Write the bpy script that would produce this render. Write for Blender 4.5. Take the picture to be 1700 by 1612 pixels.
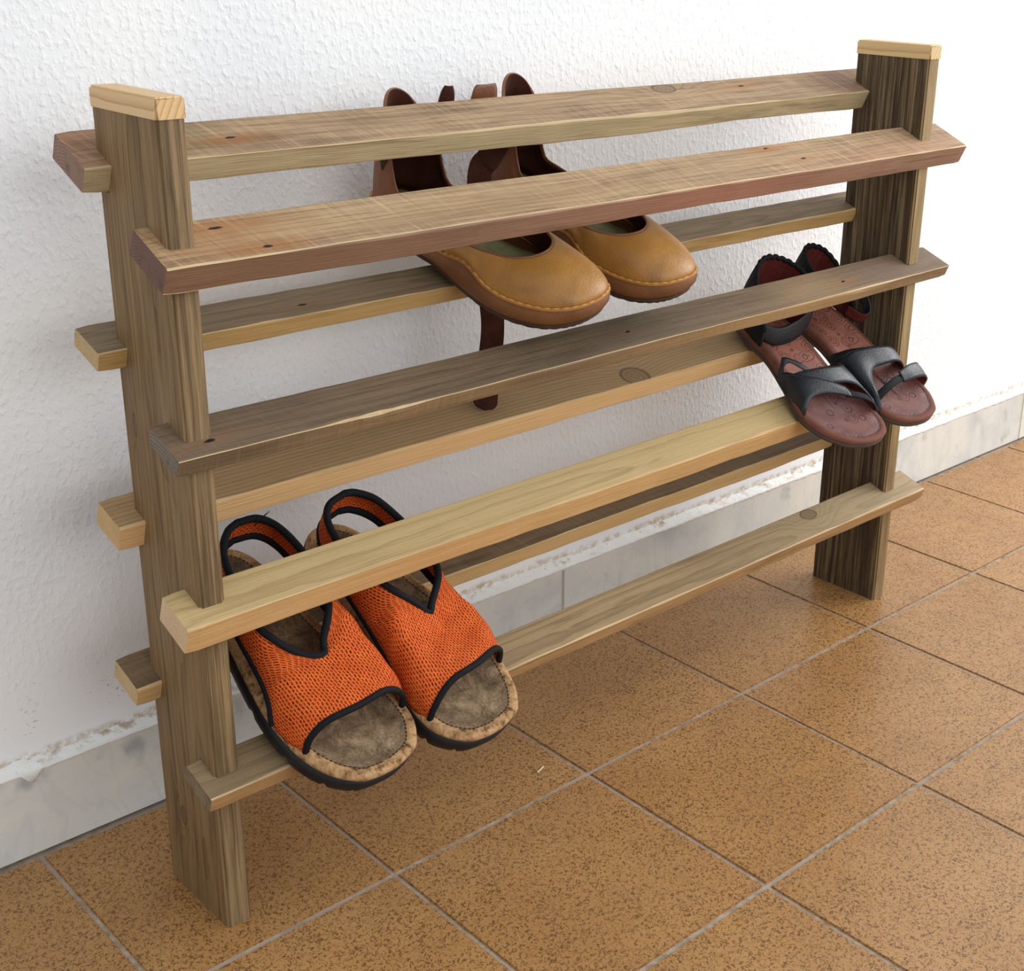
import bpy, bmesh, math, random
from mathutils import Vector, Matrix

scene = bpy.context.scene
COL = scene.collection
for o in list(bpy.data.objects):
    bpy.data.objects.remove(o, do_unlink=True)

# ------------------------------------------------------------------ camera
FPX, CX, CY = 2280.97, 1002.317, 767.77
AZ, EL, ROLL = 0.76817, -0.36711, 0.02108
CAM = Vector((-0.30561, -1.17131, 0.83785))
_f = Vector((math.sin(AZ) * math.cos(EL), math.cos(AZ) * math.cos(EL), math.sin(EL)))
_r = Vector((math.cos(AZ), -math.sin(AZ), 0))
_u = _r.cross(_f)
_r2 = _r * math.cos(ROLL) + _u * math.sin(ROLL)
_u2 = -_r * math.sin(ROLL) + _u * math.cos(ROLL)
cam_d = bpy.data.cameras.new('camera')
cam = bpy.data.objects.new('camera', cam_d)
COL.objects.link(cam)
cam.matrix_world = Matrix(((_r2.x, _u2.x, -_f.x, CAM.x), (_r2.y, _u2.y, -_f.y, CAM.y),
                           (_r2.z, _u2.z, -_f.z, CAM.z), (0, 0, 0, 1)))
cam_d.sensor_fit = 'HORIZONTAL'
cam_d.sensor_width = 36
cam_d.lens = FPX / 1700 * 36
cam_d.shift_x = (850 - CX) / 1700
cam_d.shift_y = (CY - 806) / 1700
cam_d.clip_start = 0.02
scene.camera = cam

# ------------------------------------------------------------------ world and light
world = bpy.data.worlds.new('overcast_sky')
scene.world = world
world.use_nodes = True
_bg = world.node_tree.nodes['Background']
_bg.inputs['Color'].default_value = (0.86, 0.93, 1.0, 1)
_bg.inputs['Strength'].default_value = 0.82

def area_light(name, loc, target, sx, sy, power, color):
    d = bpy.data.lights.new(name, 'AREA')
    d.shape = 'RECTANGLE'; d.size = sx; d.size_y = sy
    d.energy = power; d.color = color
    o = bpy.data.objects.new(name, d); COL.objects.link(o)
    o.location = loc
    o.rotation_euler = (Vector(target) - Vector(loc)).to_track_quat('-Z', 'Y').to_euler()
    return o
# the open side of the porch beyond the right end of the rack, and the open front of it
area_light('daylight_open_side', (2.75, -0.95, 1.35), (1.0, -0.05, 0.42), 1.3, 1.5, 37, (1.0, 0.99, 0.97))
area_light('daylight_open_front', (0.8, -2.9, 1.5), (0.7, -0.1, 0.3), 2.6, 1.4, 30, (1.0, 0.985, 0.96))

scene.view_settings.view_transform = 'Standard'
scene.view_settings.look = 'None'
scene.view_settings.exposure = 0.0
scene.view_settings.gamma = 1.0
scene.view_settings.use_curve_mapping = False

# ------------------------------------------------------------------ helpers
def srgb(r, g, b):
    def c(v):
        v /= 255.0
        return v / 12.92 if v <= 0.04045 else ((v + 0.055) / 1.055) ** 2.4
    return (c(r), c(g), c(b), 1.0)

def tag(o, label=None, cat=None, group=None, kind=None):
    if label: o['label'] = label
    if cat: o['category'] = cat
    if group: o['group'] = group
    if kind: o['kind'] = kind
    return o

def mesh_obj(name, verts, faces, mats, parent=None, midx=None, smooth=False, uvs=None, link=True):
    me = bpy.data.meshes.new(name)
    me.from_pydata([tuple(v) for v in verts], [], faces)
    for m in (mats if isinstance(mats, (list, tuple)) else [mats]):
        me.materials.append(m)
    if midx:
        me.polygons.foreach_set('material_index', midx)
    if smooth:
        me.polygons.foreach_set('use_smooth', [True] * len(me.polygons))
    if uvs:
        ul = me.uv_layers.new(name='UVMap')
        for l in me.loops:
            ul.data[l.index].uv = uvs[l.vertex_index]
    me.update()
    o = bpy.data.objects.new(name, me)
    COL.objects.link(o)
    if parent is not None: o.parent = parent
    return o

def empty(name, loc=(0, 0, 0), rot=(0, 0, 0)):
    o = bpy.data.objects.new(name, None)
    o.empty_display_size = 0.05
    COL.objects.link(o)
    o.location = loc; o.rotation_euler = rot
    return o

class NT:
    """small node-building helper"""
    def __init__(s, name):
        s.m = bpy.data.materials.new(name)
        s.m.use_nodes = True
        s.t = s.m.node_tree
        s.b = s.t.nodes['Principled BSDF']
        s.out = s.t.nodes['Material Output']
    def n(s, kind, **kw):
        x = s.t.nodes.new(kind)
        for k, v in kw.items(): setattr(x, k, v)
        return x
    def put(s, sock, v):
        if isinstance(v, bpy.types.NodeSocket): s.t.links.new(v, sock)
        elif v is not None:
            if isinstance(v, (tuple, list)) and len(v) == 4 and sock.type == 'VECTOR': v = v[:3]
            if isinstance(v, (int, float)) and sock.type == 'RGBA': v = (v, v, v, 1)
            sock.default_value = v
    def math(s, op, a, b=None, c=None, clamp=False):
        x = s.n('ShaderNodeMath', operation=op, use_clamp=clamp)
        s.put(x.inputs[0], a); s.put(x.inputs[1], b); s.put(x.inputs[2], c)
        return x.outputs[0]
    def vm(s, op, a, b=None):
        x = s.n('ShaderNodeVectorMath', operation=op)
        s.put(x.inputs[0], a); s.put(x.inputs[1], b)
        return x.outputs['Value'] if op in ('LENGTH', 'DOT_PRODUCT', 'DISTANCE') else x.outputs[0]
    def obj(s): return s.n('ShaderNodeTexCoord').outputs['Object']
    def uv(s): return s.n('ShaderNodeTexCoord').outputs['UV']
    def rnd(s): return s.n('ShaderNodeObjectInfo').outputs['Random']
    def sep(s, v):
        x = s.n('ShaderNodeSeparateXYZ'); s.put(x.inputs[0], v); return x.outputs
    def comb(s, a, b, c):
        x = s.n('ShaderNodeCombineXYZ')
        for i, v in enumerate((a, b, c)): s.put(x.inputs[i], v)
        return x.outputs[0]
    def noise(s, v, scale, detail=2, rough=0.5, dist=0.0, out='Fac'):
        x = s.n('ShaderNodeTexNoise')
        s.put(x.inputs['Vector'], v); x.inputs['Scale'].default_value = scale
        x.inputs['Detail'].default_value = detail; x.inputs['Roughness'].default_value = rough
        x.inputs['Distortion'].default_value = dist
        return x.outputs[out]
    def voro(s, v, scale, feature='F1', out='Distance', rnd=1.0):
        x = s.n('ShaderNodeTexVoronoi', feature=feature)
        s.put(x.inputs['Vector'], v); x.inputs['Scale'].default_value = scale
        x.inputs['Randomness'].default_value = rnd
        return x.outputs[out]
    def ramp(s, f, stops, interp='LINEAR'):
        x = s.n('ShaderNodeValToRGB'); x.color_ramp.interpolation = interp
        e = x.color_ramp.elements
        while len(e) < len(stops): e.new(0.5)
        for i, (p, c) in enumerate(stops):
            e[i].position = p
            e[i].color = c if isinstance(c, (tuple, list)) else (c, c, c, 1)
        s.put(x.inputs[0], f)
        return x.outputs[0]
    def mix(s, f, a, b, mode='MIX'):
        x = s.n('ShaderNodeMix', data_type='RGBA', blend_type=mode)
        s.put(x.inputs['Factor'], f); s.put(x.inputs[6], a); s.put(x.inputs[7], b)
        return x.outputs[2]
    def smooth(s, v, lo, hi):
        x = s.n('ShaderNodeMapRange', interpolation_type='SMOOTHSTEP')
        s.put(x.inputs[0], v); x.inputs[1].default_value = lo; x.inputs[2].default_value = hi
        return x.outputs[0]
    def bump(s, h, strength=0.5, dist=0.002, normal=None):
        x = s.n('ShaderNodeBump')
        x.inputs['Strength'].default_value = strength; x.inputs['Distance'].default_value = dist
        s.put(x.inputs['Height'], h); s.put(x.inputs['Normal'], normal)
        return x.outputs[0]
    def done(s, color=None, rough=None, normal=None, spec=None, sheen=None, coat=None, metal=None):
        s.put(s.b.inputs['Base Color'], color); s.put(s.b.inputs['Roughness'], rough)
        if normal is not None: s.put(s.b.inputs['Normal'], normal)
        if spec is not None: s.put(s.b.inputs['Specular IOR Level'], spec)
        if sheen is not None: s.put(s.b.inputs['Sheen Weight'], sheen)
        if coat is not None:
            s.put(s.b.inputs['Coat Weight'], coat); s.put(s.b.inputs['Coat Roughness'], 0.25)
        if metal is not None: s.put(s.b.inputs['Metallic'], metal)
        return s.m

def plain(name, color, rough=0.6, spec=0.4, bump_scale=None, bump_str=0.3, bump_d=0.001, var=0.0):
    t = NT(name)
    v = t.obj()
    col = color
    if var:
        f = t.noise(v, 60, 4, 0.6)
        dk = tuple(c * (1 - var) for c in color[:3]) + (1,)
        lt = tuple(min(1, c * (1 + var)) for c in color[:3]) + (1,)
        col = t.ramp(f, [(0.3, dk), (0.7, lt)])
    nrm = t.bump(t.noise(v, bump_scale, 3, 0.6), bump_str, bump_d) if bump_scale else None
    return t.done(col, rough, nrm, spec)

# ------------------------------------------------------------------ wall, baseboard, floor
def wall_material():
    t = NT('stucco_white')
    v = t.obj()
    s = t.sep(v)
    # trowelled stucco: lumps a few millimetres across, slightly stretched upwards
    w = t.vm('MULTIPLY', v, (1.0, 1.0, 0.72))
    n1 = t.noise(w, 165, 2, 0.5, 0.0)
    n2 = t.noise(w, 60, 1, 0.5)
    n3 = t.noise(w, 300, 1, 0.5)
    n4 = t.noise(v, 5, 0, 0.5)
    h = t.math('ADD', t.math('MULTIPLY', t.smooth(n1, 0.40, 0.80), 0.85), t.math('MULTIPLY', n2, 0.55))
    h = t.math('ADD', h, t.math('MULTIPLY', n3, 0.16))
    low = t.smooth(s[2], 0.10, 0.30)                      # smoother, repainted plaster near the floor
    amp = t.math('ADD', t.math('MULTIPLY', low, 0.80), 0.20)
    h = t.math('MULTIPLY', h, amp)
    base = t.mix(t.smooth(n4, 0.3, 0.7), srgb(237, 238, 240), srgb(245, 245, 244))
    # flaked, mouldy specks low on the left
    fl = t.noise(t.vm('MULTIPLY', v, (1.0, 1.0, 1.5)), 190, 3, 0.65)
    patch = t.noise(t.vm('MULTIPLY', v, (0.8, 1, 1.5)), 19, 2, 0.5)
    zf = t.math('MULTIPLY', t.smooth(s[2], 0.115, 0.14), t.math('SUBTRACT', 1.0, t.smooth(s[2], 0.16, 0.19)))
    xf = t.math('SUBTRACT', 1.0, t.smooth(s[0], 0.18, 0.30))
    speck = t.math('MULTIPLY', t.smooth(fl, 0.58, 0.64), t.smooth(patch, 0.47, 0.60))
    speck = t.math('MULTIPLY', speck, t.math('MULTIPLY', zf, xf), clamp=True)
    base = t.mix(t.math('MULTIPLY', speck, 0.8), base, srgb(120, 120, 122))
    # damp brown line just over the baseboard
    zn = t.math('ADD', s[2], t.math('MULTIPLY', t.math('SUBTRACT', t.noise(v, 25, 3, 0.6), 0.5), 0.012))
    band = t.math('MULTIPLY', t.smooth(zn, 0.090, 0.094), t.math('SUBTRACT', 1.0, t.smooth(zn, 0.102, 0.110)))
    dirt = t.math('MULTIPLY', band, t.smooth(t.noise(v, 70, 5, 0.7), 0.36, 0.66), clamp=True)
    base = t.mix(t.math('MULTIPLY', dirt, 0.85), base, srgb(176, 148, 108))
    nb = t.bump(h, 1.0, 0.0009)
    return t.done(base, 0.85, nb, 0.25)
M_WALL = wall_material()

# the wall: a real slab, face at y = 0
def box(x0, x1, y0, y1, z0, z1):
    v = [(x0, y0, z0), (x1, y0, z0), (x1, y1, z0), (x0, y1, z0), (x0, y0, z1), (x1, y0, z1), (x1, y1, z1), (x0, y1, z1)]
    f = [(0, 3, 2, 1), (4, 5, 6, 7), (0, 1, 5, 4), (1, 2, 6, 5), (2, 3, 7, 6), (3, 0, 4, 7)]
    return v, f
wall = mesh_obj('wall_back', *box(-2.2, 3.6, 0.0, 0.12, -0.06, 2.5), M_WALL)
tag(wall, kind='structure', label='white stucco wall behind the shoe rack')

# marble baseboard slabs, with the ragged lip of plaster and paint on their top edge
def marble_material():
    t = NT('grey_marble')
    v = t.vm('ADD', t.obj(), t.comb(t.math('MULTIPLY', t.rnd(), 9.0), 0, 0))
    n = t.noise(v, 9, 5, 0.55, 0.8)
    cl = t.noise(t.vm('MULTIPLY', v, (1, 1, 0.8)), 22, 3, 0.5)
    c = t.ramp(n, [(0.3, srgb(188, 191, 191)), (0.5, srgb(214, 214, 209)), (0.7, srgb(226, 222, 210))])
    c = t.mix(t.math('MULTIPLY', t.smooth(cl, 0.61, 0.76), 0.55), c, srgb(128, 135, 141))
    vein = t.math('ABSOLUTE', t.math('SUBTRACT', t.noise(t.vm('MULTIPLY', v, (1, 1, 0.35)), 11, 4, 0.6, 1.2), 0.5))
    c = t.mix(t.math('MULTIPLY', t.math('SUBTRACT', 1.0, t.smooth(vein, 0.0, 0.035)), 0.12), c, srgb(150, 156, 160))
    c = t.mix(t.math('MULTIPLY', t.smooth(t.noise(v, 7, 3, 0.5), 0.55, 0.75), 0.30), c, srgb(206, 198, 176))
    return t.done(c, t.ramp(t.noise(v, 40, 3), [(0.3, 0.22), (0.7, 0.38)]), t.bump(t.noise(v, 160, 2), 0.08, 0.0005), 0.5)
M_MARBLE = marble_material()
M_SEAM = plain('seam_filler', srgb(196, 184, 156), 0.9, 0.2, 200, 0.5)
BBZ, BBT = 0.0928, 0.0114
seams = [-0.945, -0.1, 0.748, 1.853, 2.7]
for i in range(len(seams) - 1):
    a, b = seams[i] + 0.0011, seams[i + 1] - 0.0011
    bm = bmesh.new()
    vs, fs = box(-(b - a) / 2, (b - a) / 2, -BBT, 0.0, 0.002, BBZ)
    bv = [bm.verts.new(q) for q in vs]
    for f in fs: bm.faces.new([bv[j] for j in f])
    bmesh.ops.bevel(bm, geom=bm.edges[:], offset=0.0012, segments=2, affect='EDGES')
    me = bpy.data.meshes.new('baseboard_slab'); bm.to_mesh(me); bm.free(); me.materials.append(M_MARBLE)
    o = bpy.data.objects.new('marble_slab', me); COL.objects.link(o)
    o.location = ((a + b) / 2, 0, 0)
    if i == 0:
        baseboard = mesh_obj('baseboard_back', *box(-0.945, 2.7, -BBT + 0.0022, 0.0, 0.001, BBZ - 0.001), M_SEAM)
        tag(baseboard, kind='structure', label='grey marble baseboard along the white wall')
    o.parent = baseboard

# lip of paint and plaster dribbled along the top of the slabs
M_LIP = None
def lip_material():
    t = NT('ragged_paint_lip')
    v = t.obj()
    d = t.noise(v, 55, 5, 0.7)
    s = t.sep(v)
    c = t.mix(t.math('MULTIPLY', t.math('MULTIPLY', t.smooth(d, 0.52, 0.64), t.smooth(s[2], BBZ - 0.001, BBZ + 0.006)), 0.8), srgb(240, 239, 235), srgb(168, 140, 100))
    return t.done(c, 0.8, t.bump(t.noise(v, 160, 4, 0.6), 0.8, 0.002), 0.3)
M_LIP = lip_material()
rnd = random.Random(5)
def vnoise(x, seed, freq):
    def h(i):
        return random.Random(int(i) * 7919 + seed * 104729).random() * 2 - 1
    x *= freq; i = math.floor(x); f = x - i; f = f * f * (3 - 2 * f)
    return h(i) * (1 - f) + h(i + 1) * f
lv, lf = [], []
NL = 1200
for i in range(NL + 1):
    x = -0.9 + 3.55 * i / NL
    top = BBZ + 0.0062 + 0.0016 * vnoise(x, 1, 30) + 0.0010 * vnoise(x, 2, 90)
    drop = 0.0022 + 0.0016 * max(0, vnoise(x, 3, 22)) + 0.0012 * vnoise(x, 4, 120) + 0.0035 * max(0, vnoise(x, 5, 9) - .35)
    if abs(x - 0.0745) < 0.012:                              # the one long paint drip
        q = abs(x - 0.0745) / 0.012
        drop = max(drop, 0.0135 * (1 - q ** 1.3))
    out = 0.0012 + 0.0008 * vnoise(x, 6, 60)
    lv += [(x, 0.0, top), (x, -0.0035 + 0.0012 * vnoise(x, 7, 70), top - 0.002), (x, -BBT - out * 0.5, BBZ + 0.0010 + 0.0006 * vnoise(x, 8, 80)),
           (x, -BBT - out, BBZ - 0.0008), (x, -BBT - 0.0009, BBZ - drop), (x, -BBT + 0.001, BBZ - drop - 0.0003)]
    if i:
        for j in range(5):
            a = (i - 1) * 6 + j
            lf.append((a, a + 1, a + 7, a + 6))
lip = mesh_obj('paint_lip', lv, lf, M_LIP, baseboard, smooth=True)
tag(lip, label='ragged white paint lip with a drip')

def tile_material():
    t = NT('speckled_tile')
    r = t.rnd()
    v = t.vm('ADD', t.obj(), t.comb(t.math('MULTIPLY', r, 37.0), t.math('MULTIPLY', r, 11.0), 0))
    fl = t.noise(v, 330, 2, 0.55, 1.3)
    fl2 = t.noise(v, 520, 1, 0.5)
    big = t.noise(v, 7, 3, 0.5)
    base = t.mix(t.smooth(big, 0.3, 0.7), srgb(166, 121, 70), srgb(178, 133, 80))
    base = t.mix(t.math('MULTIPLY', r, 0.30), base, srgb(180, 136, 88))
    dens = t.noise(v, 30, 2, 0.5)
    m = t.math('ADD', fl, t.math('MULTIPLY', t.math('SUBTRACT', dens, 0.5), 0.10))
    base = t.mix(t.math('MULTIPLY', t.smooth(m, 0.505, 0.605), 0.85), base, srgb(96, 62, 30))
    base = t.mix(t.math('MULTIPLY', t.smooth(fl2, 0.60, 0.70), 0.45), base, srgb(112, 76, 44))
    nb = t.bump(t.noise(v, 180, 1, 0.5), 0.10, 0.0006)
    return t.done(base, t.ramp(t.noise(v, 60, 1), [(0.3, 0.30), (0.75, 0.46)]), nb, 0.42)
M_TILE = tile_material()
def grout_material():
    t = NT('cement_grout')
    v = t.obj()
    n = t.noise(v, 90, 4, 0.6)
    n2 = t.noise(v, 9, 2, 0.5)
    c = t.ramp(n, [(0.3, srgb(128, 110, 88)), (0.7, srgb(186, 170, 150))])
    c = t.mix(t.smooth(n2, 0.4, 0.7), c, srgb(168, 154, 140))
    return t.done(c, 0.9, t.bump(t.noise(v, 300, 3), 0.6, 0.0015), 0.2)
M_GROUT = grout_material()
floor = mesh_obj('floor', *box(-1.4, 3.4, -2.6, 0.0, -0.06, -0.0016), M_GROUT)
tag(floor, kind='structure', label='tan speckled ceramic tile floor')
GX, GY, TS = 0.3063, -0.2636, 0.25
xs = [0.0705 - 0.25 * i for i in range(4, -1, -1)] + [GX + TS * i for i in range(0, 10)]
ys = [-0.0165] + [GY - TS * j for j in range(0, 6)]
_tile_meshes = {}
trnd = random.Random(11)
def tile_mesh(w, d):
    key = (round(w, 4), round(d, 4))
    if key in _tile_meshes: return _tile_meshes[key]
    bm = bmesh.new()
    vs, fs = box(-w / 2, w / 2, -d / 2, d / 2, -0.008, 0.0)
    bv = [bm.verts.new(q) for q in vs]
    for f in fs: bm.faces.new([bv[j] for j in f])
    bmesh.ops.bevel(bm, geom=[e for e in bm.edges if all(q.co.z > -0.001 for q in e.verts)], offset=0.0011, segments=2, affect='EDGES')
    me = bpy.data.meshes.new('floor_tile'); bm.to_mesh(me); bm.free(); me.materials.append(M_TILE)
    _tile_meshes[key] = me
    return me
for i in range(len(xs) - 1):
    for j in range(len(ys) - 1):
        gx_ = 0.0038 + 0.0008 * ((i * 7) % 3 == 0)
        gy_ = 0.0052
        x0, x1 = xs[i] + gx_ / 2, xs[i + 1] - gx_ / 2
        y1, y0 = ys[j] - (gy_ / 2 if j else 0), ys[j + 1] + gy_ / 2
        o = bpy.data.objects.new('tile', tile_mesh(x1 - x0, y1 - y0))
        COL.objects.link(o); o.parent = floor
        o.location = ((x0 + x1) / 2, (y0 + y1) / 2, trnd.uniform(-0.0003, 0.0002))
# ------------------------------------------------------------------ wood
def wood(name, light, dark, axis='x', a0=0.01, b0=-0.03, period=0.0042, warp=0.006, ring=0.6, fiber=0.35, blotch=0.35,
         blotch_col=None, knots=(), holes=(), stains=(), saw=0.0, rough=0.62, mul=1.0, seed=0.0, bump=0.5, sharp=3.0, along=0.0,
         smudge=0.42, streak=0.0, streak_col=None, pale=0.0, pale_col=None, spec=0.3):
    """board wood: annual rings around a pith line parallel to the board, bent round the knots"""
    def tone(c):
        g = (c[0] * .3 + c[1] * .6 + c[2] * .1)
        return tuple(min(1, (x * 0.94 + g * 0.06) * 1.06 * mul) for x in c[:3]) + (1,)
    light, dark = tone(light), tone(dark)
    blotch_col = tone(blotch_col) if blotch_col else None
    streak_col = tone(streak_col) if streak_col else None
    pale_col = tone(pale_col) if pale_col else None
    t = NT(name)
    raw = t.obj()
    s = t.sep(raw)
    L, a, b = (s[0], s[1], s[2]) if axis == 'x' else (s[2], s[1], s[0])
    sv = t.comb(t.math('ADD', L, seed * 3.7), t.math('ADD', a, seed), b)
    def st(kl, ka): return t.vm('MULTIPLY', sv, (kl, ka, ka))
    q = t.math('SUBTRACT', t.noise(st(4.5, 22), 1.0, 3, 0.5), 0.5)
    q2 = t.math('SUBTRACT', t.noise(st(16, 90), 1.0, 2, 0.5), 0.5)
    da = t.math('SUBTRACT', a, a0); db = t.math('SUBTRACT', b, b0)
    r = t.math('SQRT', t.math('ADD', t.math('MULTIPLY', da, da), t.math('MULTIPLY', db, db)))
    r = t.math('ADD', r, t.math('MULTIPLY', q, warp * 2))
    r = t.math('ADD', r, t.math('MULTIPLY', q2, warp * 0.25))
    if along: r = t.math('ADD', r, t.math('MULTIPLY', L, along))
    kd = []
    for (kl, ka, rl, ra, amp) in knots:
        dl = t.math('DIVIDE', t.math('SUBTRACT', L, kl), rl); dd = t.math('DIVIDE', t.math('SUBTRACT', a, ka), ra)
        d2 = t.math('ADD', t.math('MULTIPLY', dl, dl), t.math('MULTIPLY', dd, dd))
        kd.append(d2)
        e = t.math('POWER', 2.718, t.math('MULTIPLY', d2, -0.16))
        r = t.math('ADD', r, t.math('MULTIPLY', e, amp))
    ph = t.math('FRACT', t.math('DIVIDE', r, period))
    rr = t.math('POWER', ph, sharp)
    rr = t.math('MULTIPLY', rr, t.math('SUBTRACT', 1.0, t.smooth(ph, 0.93, 1.0)))
    fb = t.noise(st(14, 900), 1.0, 3, 0.6)
    fb2 = t.noise(st(5, 230), 1.0, 3, 0.6)
    bl = t.noise(st(5, 34), 1.0, 3, 0.6)
    f = t.math('ADD', t.math('MULTIPLY', rr, ring), t.math('MULTIPLY', t.math('SUBTRACT', fb, 0.46), fiber * 2.6))
    f = t.math('ADD', f, t.math('MULTIPLY', t.math('SUBTRACT', fb2, 0.48), fiber * 2.0), clamp=True)
    c = t.mix(f, light, dark)
    c = t.mix(t.math('MULTIPLY', t.smooth(bl, 0.42, 0.72), blotch), c, blotch_col or dark)
    sm = t.noise(st(6.5, 75), 1.0, 4, 0.62)            # dark weathered smudges and hairline checks drawn out along the grain
    c = t.mix(t.math('MULTIPLY', t.smooth(sm, 0.54, 0.70), smudge), c, tuple(x * 0.62 for x in dark[:3]) + (1,))
    ck = t.noise(st(5, 420), 1.0, 2, 0.5)
    c = t.mix(t.math('MULTIPLY', t.smooth(ck, 0.66, 0.72), smudge), c, tuple(x * 0.45 for x in dark[:3]) + (1,))
    hgt = t.math('MULTIPLY', fb, -1.6)
    if streak:
        s1 = t.noise(st(7, 330), 1.0, 4, 0.65)
        s2 = t.noise(st(2.6, 150), 1.0, 3, 0.6)
        k = t.smooth(t.math('ADD', t.math('MULTIPLY', s1, 0.6), t.math('MULTIPLY', s2, 0.4)), 0.44, 0.60)
        c = t.mix(t.math('MULTIPLY', k, streak), c, streak_col)
        hgt = t.math('ADD', hgt, t.math('MULTIPLY', k, 2.0 * streak))
    if pale:
        pn = t.noise(st(3.0, 26), 1.0, 3, 0.6)
        c = t.mix(t.math('MULTIPLY', t.smooth(pn, 0.5, 0.75), pale), c, pale_col)
    for (sl, sa, rl, ra, col, amt) in stains:
        dl = t.math('DIVIDE', t.math('SUBTRACT', t.math('ADD', L, t.math('MULTIPLY', q, 0.02)), sl), rl)
        dd = t.math('DIVIDE', t.math('SUBTRACT', t.math('ADD', a, t.math('MULTIPLY', q2, 0.008)), sa), ra)
        d2 = t.math('ADD', t.math('MULTIPLY', dl, dl), t.math('MULTIPLY', dd, dd))
        e = t.math('POWER', 2.718, t.math('MULTIPLY', d2, -1.0))
        c = t.mix(t.math('MULTIPLY', e, amt), c, col)
    if saw:
        w = t.math('ADD', L, t.math('MULTIPLY', a, 0.35))
        sn = t.noise(t.comb(t.math('MULTIPLY', w, 420), t.math('MULTIPLY', a, 14), seed), 1.0, 3, 0.7)
        sp = t.smooth(t.noise(st(5, 20), 1.0, 2, 0.5), 0.20, 0.65)
        k = t.math('MULTIPLY', t.smooth(sn, 0.50, 0.72), sp)
        kd2 = t.math('MULTIPLY', t.math('SUBTRACT', 1.0, t.smooth(sn, 0.28, 0.48)), sp)
        c = t.mix(t.math('MULTIPLY', k, saw * 1.5), c, tuple(min(1, x * 1.35 + 0.03) for x in light[:3]) + (1,))
        c = t.mix(t.math('MULTIPLY', kd2, saw), c, tuple(x * 0.8 for x in dark[:3]) + (1,))
        hgt = t.math('ADD', hgt, t.math('MULTIPLY', sn, 2.0 * saw))
    for i, (kl, ka, rl, ra, amp) in enumerate(knots):
        if amp < 0: continue
        d = t.math('SQRT', kd[i])
        rg = t.math('POWER', t.math('FRACT', t.math('MULTIPLY', t.math('ADD', d, t.math('MULTIPLY', q2, 0.5)), 3.2)), 2.0)
        kc = t.mix(t.math('MULTIPLY', rg, 0.5), tuple(x * 0.62 + y * 0.12 for x, y in zip(light[:3], dark[:3])) + (1,), tuple(x * 0.6 for x in dark[:3]) + (1,))
        c = t.mix(t.math('SUBTRACT', 1.0, t.smooth(d, 0.86, 1.04)), c, kc)
        rim = t.math('MULTIPLY', t.smooth(d, 0.84, 0.98), t.math('SUBTRACT', 1.0, t.smooth(d, 0.98, 1.16)))
        c = t.mix(t.math('MULTIPLY', rim, 0.7), c, tuple(x * 0.35 for x in dark[:3]) + (1,))
    for (hl, ha, rl, ra, rust) in holes:
        dl = t.math('DIVIDE', t.math('SUBTRACT', L, hl), rl); dd = t.math('DIVIDE', t.math('SUBTRACT', a, ha), ra)
        d = t.math('SQRT', t.math('ADD', t.math('MULTIPLY', dl, dl), t.math('MULTIPLY', dd, dd)))
        d = t.math('ADD', d, t.math('MULTIPLY', t.math('SUBTRACT', t.noise(st(240, 420), 1.0, 2), 0.5), 0.7))
        if rust:
            dd3 = t.math('DIVIDE', t.math('SUBTRACT', t.math('ADD', L, t.math('MULTIPLY', q, 0.01)), hl), rl * 6)
            dd4 = t.math('DIVIDE', t.math('SUBTRACT', t.math('ADD', a, t.math('MULTIPLY', q2, 0.004)), ha), ra * 2.6)
            e = t.math('POWER', 2.718, t.math('MULTIPLY', t.math('ADD', t.math('MULTIPLY', dd3, dd3), t.math('MULTIPLY', dd4, dd4)), -1.0))
            c = t.mix(t.math('MULTIPLY', t.math('MULTIPLY', e, rust * 0.7), t.ramp(fb2, [(0.35, 0.35), (0.65, 1.0)])), c, srgb(168, 104, 44))
        k = t.math('SUBTRACT', 1.0, t.smooth(d, 0.5, 0.95))
        c = t.mix(k, c, srgb(22, 14, 9))
        hgt = t.math('ADD', hgt, t.math('MULTIPLY', k, -6.0))
    nb = t.bump(hgt, bump, 0.0009)
    return t.done(c, rough, nb, spec)

RUSTY = srgb(156, 92, 44)
TH = 0.36395
# rack frame: x along the rack from the left post, y from the post fronts (0) to their backs, z up
rack = empty('shoe_rack', (0.15153, -0.22805, 0), (0, 0, 0.00656))
tag(rack, 'slatted shoe rack of weathered reclaimed wood standing before the white wall', 'shoe rack')
LEANX, LEANY = 0.00496, -0.00088
PW, PT, PL, PH, PC = 0.10417, 0.02281, 0.99725, 0.7077, 0.01587
SL = {  # y, z of the front top corner, x ends, width, thickness, extra tilt
    'F1': (-0.01975, 0.60387, -0.01113, 1.04723, 0.05564, 0.0236, 0.06019), 'F2': (-0.01747, 0.4551, -0.01482, 1.0434, 0.04746, 0.0160, 0.01044),
    'F3': (-0.01574, 0.31215, -0.01971, 0.9985, 0.04375, 0.02635, 0.0071), 'F4': (-0.01764, 0.15129, -0.01377, 1.0434, 0.04471, 0.01722, -0.02971),
    'B1': (0.08044, 0.66456, -0.0206, 1.02013, 0.05299, 0.02278, 0.06771), 'B2': (0.0848, 0.51992, -0.02388, 1.02013, 0.04269, 0.01745, -0.04029),
    'B3': (0.0846, 0.36945, -0.02242, 1.02013, 0.0402, 0.02501, -0.04065), 'B4': (0.08456, 0.21637, -0.02224, 1.02013, 0.04325, 0.02099, -0.0348)}

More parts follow.
